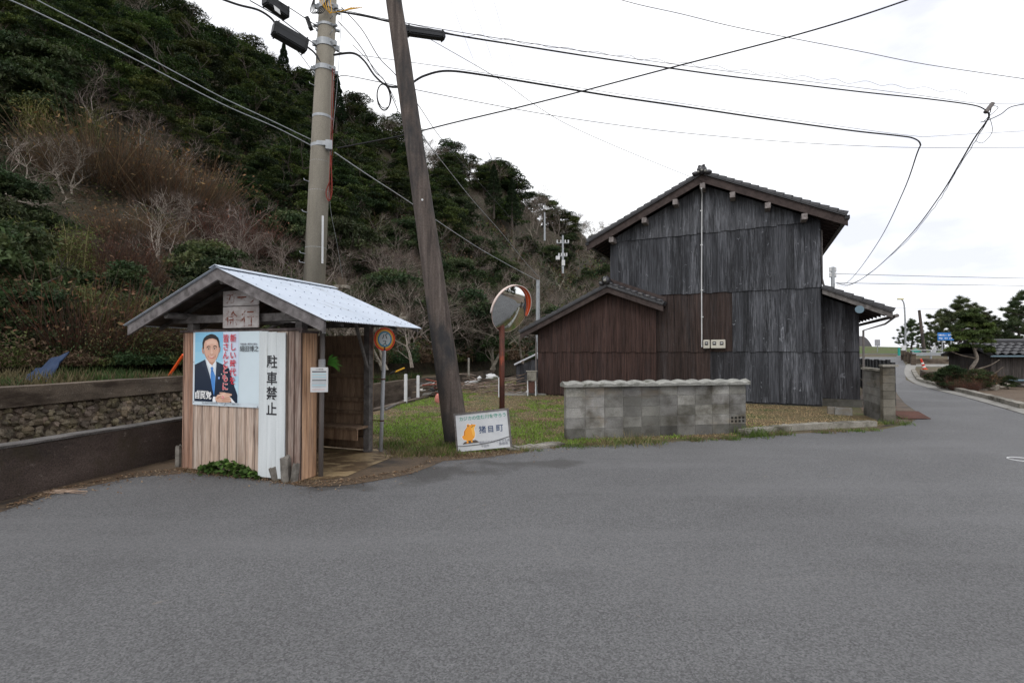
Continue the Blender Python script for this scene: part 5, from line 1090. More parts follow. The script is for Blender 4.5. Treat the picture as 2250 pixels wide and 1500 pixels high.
# small shed behind the annex
sz = P(1152, 845, 21); sz.z = 0.15; sd_ = thing('tool_shed', 'little dark wooden shed with a pale roof edge left of the annex', 'shed', tuple(sz)); m = MB()
X1 = Vector((1, 0, 0)); Y1 = Vector((0, 1, 0))
for k in range(8): g_ = random.uniform(.7, 1.2); m.obox(sz + X1 * (-.34 + .16 * k), X1 * .155, Y1 * .05, UP * (.86 + .055 * k), (.06 * g_, .062 * g_, .07 * g_, .5))
m.obox(sz + X1 * -.34 + Y1 * .05, Y1 * 1.6, X1 * 1.2, UP * .85, (.05, .05, .06, .3)); m.build('wall', M['housewood'], sd_)
m = MB(); m.obox(sz + X1 * -.44 - Y1 * .1 + UP * .84, X1 * 1.3 + UP * .62, Y1 * 1.9, UP * .03); m.build('roof', M['postgrey'], sd_)

# left bank bits
b0 = P(372, 826, 12.3); tag(MB().tube([b0, P(403, 779, 12.1)], .035, 8).build('orange_pole', M['orange']), 'orange pole leaning behind the left corner of the shelter', 'pole')
tp = P(85, 838, 9.6); m = MB(); N_ = 9
for i in range(N_):
    for j in range(N_):
        u, v = i / (N_ - 1), j / (N_ - 1); m.v.append(tuple(P(55 + 85 * u * (.55 + .45 * v) + 12 * v, 842 - 66 * v * (.35 + .65 * u), 9.7 + .6 * v) + Vector((random.uniform(-.04, .04), 0, random.uniform(-.05, .07)))))
for i in range(N_ - 1):
    for j in range(N_ - 1): m.f.append((i * N_ + j, i * N_ + j + 1, (i + 1) * N_ + j + 1, (i + 1) * N_ + j)); m.c.append((1, 1, 1))
o_ = m.build('tarp', M['bluetarp'], smooth=True); md = o_.modifiers.new('t', 'SOLIDIFY'); md.thickness = .02; tag(o_, 'crumpled dark blue tarp among the bushes above the creek wall', 'tarp')
a = P(870, 808, 20); o_ = thing('pickaxe', 'yellow handled tool lying on the bank behind the bus sign', 'tool', tuple(a)); m = MB(); m.tube([P(868, 817, 20), P(889, 808, 20.2)], .035, 6); m.build('handle', M['yellowrope'], o_); m = MB(); m.tube([P(858, 820, 20), P(870, 815, 20)], .03, 6); m.build('head', M['blackiron'], o_)

# ================================================================== right side: garden shed, road furniture
gx, gy = 21.6, 21.6
X2 = Vector((.995, -.10, 0)).normalized(); Y2 = Vector((.10, .995, 0)); g0 = P(2178, 848, 22); g0.z = 0
gs = thing('garden_store', 'low dark garden store with glossy black roof tiles at the right edge', 'shed', tuple(g0))
m = MB(); 
for k in range(34): g_ = random.uniform(.75, 1.2); m.obox(g0 + X2 * (.18 * k), X2 * .176, Y2 * .04, UP * 1.5, (.085 * g_, .075 * g_, .07 * g_, .1))
m.obox(g0 + Y2 * .04, X2 * 6.1, Y2 * 2.4, UP * 1.5, (.05, .045, .045, 0)); m.build('wall', M['housewood'], gs)
up_ = (Y2 * 1 + UP * .42).normalized(); tile_slope('roof_slope', gs, g0 - X2 * .35 - Y2 * .4 + UP * 1.42, X2, up_, 6.9, 1.35, M['tile'], wave=.34, row=.32, amp=.05, step=.05)
tile_slope('roof_slope', gs, g0 - X2 * .35 + Y2 * 2.4 + UP * 1.40, X2, (Y2 * -1 + UP * .42).normalized(), 6.9, 1.5, M['tile'], wave=.34, row=.32, amp=.05, step=.05)
m = MB(); rb = g0 - X2 * .4 + Y2 * .82 + UP * 1.98; m.obox(rb, X2 * 7, Y2 * .2, UP * .10); m.tube([rb + Y2 * .1 + UP * .12, rb + Y2 * .1 + UP * .12 + X2 * 7], .08, 8); m.build('ridge', M['tile'], gs)
m = MB(); m.obox(g0 - X2 * .35 - Y2 * .42 + UP * 1.36, X2 * 6.9, Y2 * .05, UP * .07); m.build('gutter', M['lightblue'], gs)
for (z, l, o2, cc) in ((.32, 2.6, .4, 'lightblue'), (.12, 3.2, .7, 'greywood'), (.5, 2.4, 1.6, 'blackiron')):
    o_ = MB().tube([g0 + X2 * o2 - Y2 * (.3 + o2 * .1) + UP * z, g0 + X2 * (o2 + l) - Y2 * (.35 + o2 * .1) + UP * (z - .06)], .05, 8).build('stored_pipe', M[cc]); tag(o_, {'lightblue': 'pale blue pipe stored along the front of the garden store', 'greywood': 'grey board pole lying lowest before the garden store', 'blackiron': 'dark pipe stored highest before the garden store'}[cc], 'pipe')
# garden stones
for i, (px, py, s_) in enumerate(((2108, 857, .35), (2140, 856, .5), (2165, 856, .42), (2183, 851, .35), (2205, 850, .28), (2062, 838, .3), (2085, 846, .22), (2125, 850, .3), (2150, 846, .32), (2098, 848, .2))):
    p = G(px, py); p.z = .1; tag(MB().ball(p, (s_ * 1.25, s_ * .8, s_ * .42), 9, 6, jit=.22).build('garden_stone', M['rock']), ['left stone of the low row before the pine', 'long flat pale stone at the soil edge below the pine', 'pale flat stone second from the right of the row', 'stone close to the garden store front', 'smallest rightmost pale stone by the soil', 'rounded stone in the kerb planting', 'small stone between the green tufts and the pine', 'stone tucked behind the left end of the row', 'stone tucked behind the long flat one', 'little stone under the pine foot'][i], 'stone', 'garden stones')
# low bed kerb
bk = thing('planter_kerb', 'low dark concrete bed edge with grass behind the green tufts', 'kerb', tuple(P(2025, 822, 26))); m = MB(); a, b, c = GR(2020, 826), GR(2032, 833), GR(2090, 829)
m.obox(a, b - a, (.2, .1, 0), (0, 0, .42)); m.obox(b, c - b, (0, .25, 0), (0, 0, .42)); m.build('edge', M['capband'], bk)
# bridge parapet: concrete railing posts and beams
z0 = rise(36, 44); pp0, pp1 = GR(2006, 802), GR(1984, 791); o_ = thing('bridge_parapet', 'short weathered concrete railing at the lane mouth before the guardrail', 'railing', tuple(pp0))
for k in range(4):
    p = pp0.lerp(pp1, k / 3); m = MB(); m.box(p + UP * .4, (.32, .32, .95), R(-30)); m.box(p + UP * .9, (.36, .36, .08), R(-30)); m.build('post', M['capband'], o_)
for z in (.3, .68): m = MB(); m.obox(pp0 + UP * z, pp1 - pp0, (.16, -.1, 0), (0, 0, .15)); m.build('beam', M['capband'], o_)
# low concrete wall and guardrail on the far side of the cross road
a, b = GR(2012, 800), GR(2190, 800); tag(MB().obox(a, b - a, (0, .4, 0), (0, 0, .46)).build('roadside_wall', M['capband']), 'low brown concrete wall under the guardrail', 'wall')
gr_ = thing('guardrail', 'silver steel guardrail behind the low brown wall', 'guardrail', tuple(P(2005, 790, 50))); a, b = P(1996, 779, 45), P(2190, 779, 46)
m = MB(); m.obox(a + UP * -.08, b - a, (0, .06, 0), (0, 0, .12)); m.obox(a + UP * .09, b - a, (0, .06, 0), (0, 0, .12)); m.obox(a + UP * .0 + Vector((0, .03, 0)), b - a, (0, .03, 0), (0, 0, .1)); m.build('beam', M['steel'], gr_)
for k in range(5): p = a.lerp(b, (k + .3) / 5); m = MB(); m.tube([p + Vector((0, .12, -1.0)), p + Vector((0, .12, .28))], .08, 8); m.build('post', M['steel'], gr_)
a, b = P(2000, 770, 45.2), P(2160, 770, 46); m = MB(); m.obox(a, b - a, (0, .04, 0), (0, 0, .10)); m.build('top_rail', M['postgrey'], gr_)
# traffic cone (tall soft post) leaning
a = GR(2031, 811); tb_ = P(2023, 788, a.y); o_ = thing('traffic_post', 'red and white striped plastic road post leaning left beside the lane', 'road post', tuple(a)); m = MB()
for k in range(6):
    p, q_ = a.lerp(tb_, k / 6), a.lerp(tb_, (k + 1) / 6); m.tube([p, q_], [.115 - .010 * k, .115 - .010 * (k + 1)], 12, (.62, .04, .02) if k % 2 == 0 or k > 3 else (.75, .75, .74))
m.build('cone_body', M['redwhite'], o_); m = MB(); m.box(a + UP * .02, (.26, .26, .05)); m.build('base', M['orange'], o_)
# blue direction sign
c = P(2078, 739, 52); o_ = thing('road_sign', 'blue direction sign with white lettering on two steel legs', 'road sign', tuple(P(2078, 775, 52))); w_, h_ = 35 / F * 52, 17 / F * 52
m = MB(); m.box(c, (w_, .06, h_)); m.build('panel', M['signblue'], o_)
for s_ in (-.16, .38): m = MB(); m.tube([c + Vector((s_ * w_, .1, -h_ * .5)), c + Vector((s_ * w_, .1, -2.7))], .06, 8); m.build('leg', M['steel'], o_)
lo_ = c + Vector((-w_ / 2, -.034, -h_ / 2)); 
for (s_, x, z, sz_) in (('出雲大社', .06, .50, .17), ('日御碕', 1.08, .50, .17), ('平田', .10, .14, .2), ('河下', .72, .15, .18), ('↑', .80, .48, .2), ('小津', 1.2, .15, .18)): lettering(s_, M['white_ink'], o_, lo_ + Vector((x, 0, z)), X1, UP, sz_, 'lettering', .004)
# street lamp
a = P(1989, 775, 58); a.z = 1.2; o_ = thing('street_lamp', 'tall slim street lamp with a yellow head at the coast road', 'street lamp', tuple(a)); m = MB(); tpz = P(1990, 690, 58)
m.tube(smooth_pts([a, P(1990, 720, 58), P(1989, 680, 58), P(1987, 664, 58), P(1982, 657, 58)], 6), [.11 - .0025 * k for k in range(25)], 8); m.build('pole', M['steel'], o_); m = MB(); m.box(P(1980, 657, 58), (.7, .25, .12)); m.build('lamp_head', M['yellow'], o_, bevel=.03)
# white sawhorse board, green nets, little signs
a = P(2050, 776, 56); o_ = thing('trestle', 'white A shaped trestle with a grey board behind the guardrail', 'trestle', tuple(a))
m = MB()
for x in (2046, 2059): m.tube([P(x - 4, 778, 56), P(2054, 758, 56)], .06, 6); m.tube([P(2070, 776, 56.5), P(2054, 758, 56)], .06, 6)
m.build('legs', M['white'], o_); m = MB(); m.add([P(2044, 779, 55.9), P(2054, 780, 55.9), P(2060, 763, 56), P(2052, 761, 56)], [(0, 1, 2, 3)]); o2_ = m.build('board', M['postgrey'], o_); md = o2_.modifiers.new('t', 'SOLIDIFY'); md.thickness = .05
for i, (px, py, w, h, Z) in enumerate(((2025, 785, 1.2, .9, 55), (2066, 784, 1.4, .8, 56), (2096, 784, 1.2, .8, 57), (2013, 772, 1.3, .5, 54))):
    p = P(px, py, Z); o_ = MB().ball(p, (w * .4, .25, h * .5), 9, 6, jit=.25).build('net_bundle', M['net']); tag(o_, ('leftmost green net bundle behind the guardrail', 'green net bundle in the middle behind the guardrail', 'rightmost green net bundle behind the guardrail', 'green net bundle above the guardrail near the parapet')[i], 'net', 'green nets behind the guardrail')
for (px, yb, yt, hx, lab, mat_) in ((1976, 782, 764, 5, 'green and white barrier post at the lane mouth', 'net'), (1983, 780, 758, 8, 'leaning white board beside the street lamp', 'white')):
    a = P(px, yb, 50); o_ = thing('barrier', lab, 'barrier', tuple(a)); m = MB(); m.obox(a - X1 * hx / F * 25, X1 * hx / F * 50, Y1 * .1, (.25 if mat_ == 'white' else 0, 0, (yb - yt) / F * 50)); m.build('panel', M[mat_], o_, bevel=.02); m = MB(); m.box(a, (hx / F * 60, .4, .1)); m.build('base', M['postgrey'], o_)
o_ = thing('notice_board', 'small grey notice board on a post by the coast road left of the lamp', 'notice board', tuple(P(1928, 772, 70))); m = MB(); m.box(P(1928, 753, 70), (.75, .08, .95)); m.build('panel', M['postgrey'], o_); m = MB(); m.tube([P(1928, 773, 70), P(1928, 755, 70)], .05, 6); m.build('post', M['steel'], o_)
a = P(2164, 818, 26); tag(MB().ball(P(2164, 818, 25), (.35, .25, .6), 9, 7, jit=.12).build('white_sack', M['white']), 'white sack standing left of the garden store', 'sack')
# far land
m = MB(); N_ = 24
for (x0, x1, yb, yt, Z, sd__) in ((1860, 1922, 775, 738, 420, 1), ):
    for k in range(N_ + 1):
        u = k / N_; h = (1 - abs(2 * u - 1) ** 2.4) * (yb - yt)
        for d in (0, 60): m.v.append(tuple(P(x0 + (x1 - x0) * u, yb - h * (1 - .3 * (d > 0)), Z + d)))
        m.v.append(tuple(P(x0 + (x1 - x0) * u, yb + 6, Z)))
    for k in range(N_):
        for i, j in ((0, 1), (2, 0)): m.f.append((k * 3 + i, k * 3 + 3 + i, k * 3 + 3 + j, k * 3 + j)); m.c.append((1, 1, 1))
tag(m.build('headland', flat('headland_rock', (.09, .085, .09), .9), smooth=True), kind='structure')
bank_m = material('grass_bank', [(.10, .085, .05), (.07, .12, .03)], (.5, .5, .5), fine=(12, .4), bump=.4, bscale=8, bdist=.1)
m = MB(); 
for k in range(31):
    u = k / 30; h = 1.1 * math.sin(math.pi * min(1, u * 1.15 + .05)) if u < .82 else .6
    for (d, z) in ((0, -.2), (3, max(.25, h)), (14, max(.3, h * 1.3)), (30, .3)): m.v.append((36 + 60 * u, 73 + d + u * 4, 1.2 + z))
for k in range(30):
    for i in range(3): m.f.append((k * 4 + i, k * 4 + 4 + i, k * 4 + 5 + i, k * 4 + 1 + i)); m.c.append((1, 1, 1))
tag(m.build('grass_bank', bank_m, smooth=True), kind='structure')
# foreground right: metal lid and dark mat edge
p = G(2240, 1009); tag(MB().tube([p + Vector((.16 * math.cos(k * .2244), .15 * math.sin(k * .2244), .010)) for k in range(29)], .007, 6).build('cover_ring', M['white']), 'thin white hoop lying on the asphalt at the right edge', 'hoop')
# ================================================================== vegetation
def rot_quads(cen, size, asp, tilt, n, up=None, rg=rng):
    """n leaf quads at cen (n,3): random azimuth, tilt from horizontal up to `tilt` radians"""
    az = rg.uniform(0, 2 * np.pi, n); ti = rg.normal(0, tilt, n); ti2 = rg.normal(0, tilt, n)
    a = np.stack([np.cos(az) * np.cos(ti), np.sin(az) * np.cos(ti), np.sin(ti)], 1); b = np.stack([-np.sin(az) * np.cos(ti2), np.cos(az) * np.cos(ti2), np.sin(ti2)], 1)
    s = size * rg.uniform(.6, 1.3, n)[:, None]; a = a * s; b = b * s * asp
    return np.stack([cen - a - b * .3, cen + b, cen + a - b * .1, cen - b], 1)
def leafcol(base, n, var=.3, rg=rng):
    base = np.array(base); return np.clip(base[None] * rg.uniform(1 - var, 1 + var, (n, 1)) * rg.uniform(.9, 1.1, (n, 3)), 0, 1)
def crown_pads(seed, Rr, H, h0, npads, nl, leaf, cols, flat_=.32, tilt=.55, prad=(.18, .34)):
    """layered crown: flattened clumps over a dome"""
    rg = np.random.default_rng(seed); V = []; C = []
    for i in range(npads):
        u = rg.random(); th = np.arccos(1 - u * 1.05) if u < .95 else 1.5; ph = rg.uniform(0, 2 * np.pi); rr = Rr * (.72 + .28 * rg.random()) * (.35 + .65 * rg.random() ** .35)
        c = np.array([math.sin(th) * math.cos(ph) * rr, math.sin(th) * math.sin(ph) * rr, h0 + (H - h0) * (.12 + .82 * math.cos(th) * (.75 + .25 * rg.random()))])
        pr = Rr * rg.uniform(*prad); n = int(nl * (pr / Rr / .26) ** 2)
        d = rg.normal(size=(n, 3)); d /= np.linalg.norm(d, axis=1)[:, None]; d[:, 2] = np.abs(d[:, 2]) * 1.0 - .25 * (rg.random(n) < .3)
        k = rg.uniform(.72, 1.05, n)[:, None]; lump = 1 + .25 * np.sin(d[:, :1] * 5 + i) * np.cos(d[:, 1:2] * 4)
        p = c + d * k * lump * np.array([pr, pr, pr * flat_]); V.append(rot_quads(p, leaf, .5, tilt, n, rg=rg))
        cc = np.array(cols[rg.integers(len(cols))]); C.append(leafcol(cc * rg.uniform(.8, 1.2), n, .28, rg))
    return np.concatenate(V), np.concatenate(C)
def branch_tree(m, p, d, L_, r, depth, spread=.5, up=.12, nchild=(2, 3), minr=.006, col=(1, 1, 1), ends=None):
    p = Vector(p); d = Vector(d).normalized(); pts = [p]; q_ = p.copy(); seg = 3 if depth > 2 else 2
    for i in range(seg):
        d = (d + Vector((random.gauss(0, .13), random.gauss(0, .13), random.gauss(0, .08) + up * .3))).normalized(); q_ = q_ + d * (L_ / seg); pts.append(q_.copy())
    r2 = max(minr, r * .62); m.tube(pts, [r + (r2 - r) * i / seg for i in range(seg + 1)], 5 if r > .03 else 3, col, cap=False)
    if depth <= 0:
        if ends is not None: ends.append((q_.copy(), d.copy()))
        return
    for k in range(random.randint(*nchild)):
        ax_ = Vector((random.gauss(0, 1), random.gauss(0, 1), random.gauss(0, .6))); ax_ = (ax_ - d * ax_.dot(d)).normalized(); nd = (d + ax_ * random.uniform(spread * .6, spread * 1.5) + Vector((0, 0, up))).normalized()
        branch_tree(m, pts[-1] if k else pts[-1], nd, L_ * random.uniform(.62, .85), r2 * random.uniform(.62, .85), depth - 1, spread, up, nchild, minr, col, ends)
    if depth > 1 and seg == 3:
        ax_ = Vector((random.gauss(0, 1), random.gauss(0, 1), .2)).normalized(); branch_tree(m, pts[1], (d + ax_ * .9).normalized(), L_ * .6, r2 * .5, depth - 2, spread, up, nchild, minr, col, ends)
def twigs(ends, n, ln, w, cols, rg):
    V = []; 
    for (p, d) in ends:
        for k in range(n):
            v = np.array(d) + rg.normal(0, .55, 3); v /= np.linalg.norm(v); l = ln * rg.uniform(.5, 1.2); s = np.cross(v, rg.normal(size=3)); s = s / np.linalg.norm(s) * w; a = np.array(p) - v * l * rg.uniform(0, .5)
            mid = a + v * l * .5 + rg.normal(0, .05 * l, 3); V.append([a - s, mid - s * .7, a + v * l, mid + s * .7])
    V = np.array(V); c = np.array(cols)[rg.integers(len(cols), size=len(V))] * rg.uniform(.7, 1.3, (len(V), 1)); return V, c
PROTO = {}
def proto(kind, parts, label=None):
    r = bpy.data.objects.new(kind, None); COL.objects.link(r); ORG[r.name] = Vector((0, 0, 0))
    for o in parts: o.parent = r
    return r
def copy_tree(root, loc, rz, sc, name=None):
    r = root.copy(); COL.objects.link(r); r.location = loc; r.rotation_euler = (0, 0, rz); r.scale = sc
    for ch in root.children: c = ch.copy(); COL.objects.link(c); c.parent = r
    return r
GREEN = [(.020, .038, .010), (.032, .054, .012), (.050, .074, .016), (.018, .032, .012), (.064, .084, .020)]
def evergreen(seed):
    random.seed(seed); m = MB(); b = []; 
    branch_tree(m, (0, 0, -.8), (random.uniform(-.1, .1), random.uniform(-.1, .1), 1), 3.0, .22, 3, .65, .05, (2, 4), .02, ends=b); t_ = m.build('trunk', M['bark'])
    V, C = crown_pads(seed, 3.4, 7.4, 1.0, 78, 250, .10, GREEN, .34, .65); return proto('evergreen_tree', [t_, quads('crown', V, C, M['leaf'])])
def laurel(seed):
    random.seed(seed); m = MB(); 
    for k in range(4): branch_tree(m, (random.uniform(-.2, .2), random.uniform(-.2, .2), -.4), (random.uniform(-.5, .5), random.uniform(-.5, .5), 1), 1.1, .05, 2, .5, .1, (2, 3), .01)
    s_ = m.build('stems', M['bark']); V, C = crown_pads(seed + 50, 1.7, 2.7, .1, 34, 230, .075, [(.022, .040, .014), (.036, .056, .020), (.056, .074, .030), (.030, .046, .014)], .62, .8, (.22, .40)); return proto('shrub', [s_, quads('foliage', V, C, M['leaf'])])
def bare(seed, tall=True, cols=((.095, .070, .054), (.14, .108, .085), (.105, .074, .055), (.075, .062, .047))):
    random.seed(seed); rg = np.random.default_rng(seed); m = MB(); e_ = []
    for k in range(random.choice((1, 2))): branch_tree(m, (k * .3, 0, -.6), (random.uniform(-.35, .35), random.uniform(-.35, .35), 1), 2.3 if tall else 1.2, .15 if tall else .06, 5, .62, .05, (2, 3), .011, (1, 1, 1), e_)
    t_ = m.build('trunk', M['palebark']); V, C = twigs(e_, 10, 1.0, .006, cols, rg); return proto('bare_tree', [t_, quads('twigs', V, C, M['needle'])])
def brush(seed):
    rg = np.random.default_rng(seed); n = 2600; a = rg.uniform(0, 2 * np.pi, n); r = rg.random(n) ** .5 * 1.3; base = np.stack([r * np.cos(a), r * np.sin(a), np.zeros(n) - .2], 1)
    d = np.stack([np.cos(a) * r * .5 + rg.normal(0, .35, n), np.sin(a) * r * .5 + rg.normal(0, .35, n), np.ones(n)], 1); d /= np.linalg.norm(d, axis=1)[:, None]; l = rg.uniform(.8, 2.3, n)[:, None]; st = base + d * l * rg.uniform(0, .5, n)[:, None]
    s = np.cross(d, rg.normal(size=(n, 3))); s = s / np.linalg.norm(s, axis=1)[:, None] * .008; e_ = st + d * l * .6 + rg.normal(0, .1, (n, 3)); V = np.stack([st - s, st + s, e_ + s * .4, e_ - s * .4], 1)
    cols = np.array([(.11, .052, .034), (.08, .048, .034), (.13, .080, .052), (.07, .055, .043)]); C = cols[rg.integers(4, size=n)] * rg.uniform(.6, 1.3, (n, 1))
    lv = base[:700] + d[:700] * l[:700] * .9; V2 = rot_quads(lv, .06, .5, .9, 700, rg=rg); C2 = leafcol((.14, .075, .04), 700, .4, rg)
    return proto('dry_brush', [quads('stems', np.concatenate([V, V2]), np.concatenate([C, C2]), M['leaf'])])
def bamboo(seed):
    random.seed(seed); rg = np.random.default_rng(seed); m = MB(); V = []; 
    for k in range(14):
        x, y = rg.normal(0, .45, 2); h = rg.uniform(2.6, 4.4); lx, ly = rg.normal(0, .35, 2); pts = [Vector((x, y, -.3)), Vector((x + lx * .3, y + ly * .3, h * .5)), Vector((x + lx, y + ly, h * .85)), Vector((x + lx * 1.7, y + ly * 1.7, h))]
        m.tube(pts, [.022, .02, .013, .005], 5, (.9, .95, .5)); n = 230; t = rg.uniform(.35, 1, n); px_ = np.array([tuple(pts[0].lerp(pts[3], v)) for v in t]) + rg.normal(0, .30, (n, 3)) * np.array([1, 1, .6]); V.append(rot_quads(px_, .13, .16, .8, n, rg=rg))
    V = np.concatenate(V); C = leafcol((.095, .105, .030), len(V), .4, rg); return proto('bamboo_clump', [m.build('canes', M['palebark']), quads('leaves', V, C, M['leaf'])])
def conifer(seed, H=9, Rr=1.7):
    rg = np.random.default_rng(seed); V = []; n = 7000; z = H * (.18 + .82 * rg.random(n) ** .8); lay = np.sin(z * 5.2) * .18; r = Rr * (1 - z / H) ** .75 * (1 + lay) * rg.uniform(.5, 1.05, n) ** .5 + .05; a = rg.uniform(0, 2 * np.pi, n)
    p = np.stack([r * np.cos(a), r * np.sin(a), z - r * .25], 1); V = rot_quads(p, .15, .35, .5, n, rg=rg); m = MB(); m.tube([(0, 0, -.8), (0, 0, H * .5), (.05, 0, H)], [.2, .12, .02], 7); return proto('cedar_tree', [m.build('trunk', M['bark']), quads('crown', V, leafcol((.022, .040, .018), n, .3, rg), M['leaf'])])
def pine(seed, Rr=2.6, H=5.6, clump=190, cl=.36):
    random.seed(seed); rg = np.random.default_rng(seed); m = MB(); tips = []
    tr = [Vector((0, 0, -.4)), Vector((.15, .1, H * .25)), Vector((-.1, .15, H * .5)), Vector((.1, 0, H * .75)), Vector((.05, 0, H * .97))]; m.tube(smooth_pts(tr, 4), [.17 - .0095 * k for k in range(17)], 8)
    for k in range(26):
        z = H * (.22 + .72 * k / 26); a = k * 2.4 + rg.uniform(-.4, .4); l = Rr * (1.05 - .75 * (z / H) ** 1.4) * rg.uniform(.65, 1.1); p0 = Vector((0, 0, z)); p1 = p0 + Vector((math.cos(a) * l * .5, math.sin(a) * l * .5, .05)); p2 = p0 + Vector((math.cos(a) * l, math.sin(a) * l, .35 * l * rg.uniform(.3, 1.2)))
        m.tube([p0, p1, p2], [.05, .035, .015], 5)
        for j in range(5): t = .35 + .65 * j / 4; c = (p1.lerp(p2, (t - .35) / .65)) + Vector(tuple(rg.normal(0, .22, 3) * np.array([1, 1, .5]))) * (1 if j < 4 else .2); tips.append(c); m.tube([p1.lerp(p2, max(0, (t - .5) / .65)), c], [.018, .008], 3)
    tips.append(Vector((.05, 0, H))); V = []; C = []
    for c in tips:
        n = clump; d = rg.normal(size=(n, 3)); d[:, 2] = np.abs(d[:, 2]) * 1.1 + .15; d /= np.linalg.norm(d, axis=1)[:, None]; l = cl * rg.uniform(.6, 1.1, n)[:, None]; s = np.cross(d, rg.normal(size=(n, 3))); s = s / np.linalg.norm(s, axis=1)[:, None] * .011; p = np.array(tuple(c))[None] + rg.normal(0, .05, (n, 3))
        V.append(np.stack([p - s, p + s, p + d * l + s * .3, p + d * l - s * .3], 1)); C.append(leafcol(np.array([(.055, .080, .030), (.080, .105, .040), (.042, .065, .028)][rg.integers(3)]), n, .25, rg))
    return proto('pine_tree', [m.build('trunk', M['bark']), quads('crown', np.concatenate(V), np.concatenate(C), M['needle'])])
PR = {'ever': [evergreen(s) for s in (1, 2, 3, 4, 5)], 'laurel': [laurel(s) for s in (11, 12, 13)], 'bare': [bare(s) for s in (21, 22, 23, 24)], 'brush': [brush(s) for s in (31, 32)], 'bamboo': [bamboo(41), bamboo(42)], 'cedar': [conifer(51)], 'pine': [pine(61), pine(62), pine(63)]}
CAT = {'ever': 'tree', 'laurel': 'shrub', 'bare': 'tree', 'brush': 'dry brush', 'bamboo': 'bamboo', 'cedar': 'tree', 'pine': 'tree'}
DESC = {'ever': 'dense dark evergreen tree', 'laurel': 'dark green bushy shrub', 'bare': 'leafless tree with pale grey branches', 'brush': 'reddish brown dry thicket', 'bamboo': 'yellowish green bamboo clump', 'cedar': 'slim pointed cedar'}
def where(px, y):
    w = 'farthest outside the left edge' if px < -560 else 'far outside the left edge' if px < -360 else 'outside the left edge' if px < -170 else 'by the left picture edge' if px < 60 else 'left of the shelter' if px < 330 else 'above the shelter' if px < 560 else 'left of the concrete pole' if px < 700 else 'between the big poles' if px < 900 else 'right of the wooden pole' if px < 1060 else 'above the mirror' if px < 1180 else 'left of the house'
    h = 'at the very top' if y < -90 else 'very high' if y < 60 else 'high' if y < 200 else 'midway' if y < 430 else 'low' if y < 640 else 'at the slope foot'
    return f'{h} {w}'
ORD = ['leftmost', 'second', 'third', 'fourth', 'fifth', 'sixth', 'seventh', 'eighth', 'ninth', 'tenth', 'eleventh', 'twelfth', 'thirteenth', 'fourteenth', 'fifteenth', 'sixteenth', 'seventeenth', 'eighteenth', 'nineteenth', 'twentieth', 'twenty-first', 'twenty-second', 'twenty-third', 'twenty-fourth', 'twenty-fifth', 'twenty-sixth', 'twenty-seventh', 'twenty-eighth', 'twenty-ninth', 'thirtieth']
PLU = {'ever': 'evergreens', 'laurel': 'green shrubs', 'bare': 'leafless trees', 'brush': 'dry thickets', 'bamboo': 'bamboo clumps', 'cedar': 'cedars'}
NT = {}
def plant(kind, x, y, z, sc, label=None, group=None, squash=1):
    r = random.choice(PR[kind]); o = copy_tree(r, (x, y, z), random.uniform(0, 6.28), (sc, sc, sc * squash)); o['category'] = CAT[kind]
    if label: o['label'] = label
    if group: o['group'] = group
    return o
def kind_at(px, y, Z):
    r = random.random()
    line = np.interp(px, [-300, 0, 200, 400, 690], [120, 150, 250, 430, 610])      # evergreen wood above, mixed scrub below
    if px < 700:
        if y < line: return 'ever' if r < .95 or y > 120 else 'bare'
        if px < 130 and y > 560: return 'laurel' if r < .75 else 'bamboo'
        if px < 330 and y > 330 and r < .30: return 'bamboo'
        return 'bare' if r < .42 else 'laurel' if r < .78 else 'brush'
    if px < 1000:
        if y < 560: return 'ever'
        return 'bare' if r < .58 else 'laurel' if r < .88 else 'brush'
    if px < 1150:
        if y < 480: return 'ever' if r < .7 else 'bare'
        return 'bare' if r < .5 else 'ever' if r < .7 else 'laurel'
    return 'bare' if r < .48 else 'ever' if r < .64 else 'bamboo' if r < .72 else 'laurel'
random.seed(99)
placed = []; cand = []
for n in range(9000):
    px = random.uniform(-800, 1500); t = random.random(); r0, r1 = hill_row(px, 0)[0], hill_row(px, 6)[0]; Z = r0 + .6 + (r1 - r0) * t ** 1.35
    if px > 1345 and Z < 120: continue
    x = (px - 1125) / F * Z; cand.append((Z, px, x))
random.shuffle(cand)
for (Z, px, x) in cand:
    z = hill_z(px, Z); y = HZ - (z - EYE) * F / Z
    if y < -260: continue
    mind = (1.75 + Z * .042)
    kd = kind_at(px, y, Z)
    if kd == 'ever': mind *= 1.22
    if any((x - a) ** 2 + (Z - b) ** 2 < mind * mind for a, b, *_ in placed): continue
    placed.append((x, Z, z, px, y, kd))
    if len(placed) >= 345: break
# the skyline row
for px in range(520, 1345, 17):
    pp = px + random.uniform(-9, 9); j_ = 6; Z = hill_row(pp, 6)[0] * random.uniform(.93, 1.0); z = hill_z(pp, Z); kd = random.choice(('ever', 'bare', 'bare', 'ever') if pp > 640 else ('bare', 'bare', 'ever')); placed.append(((pp - 1125) / F * Z, Z, z, pp, HZ - (z - EYE) * F / Z, kd))
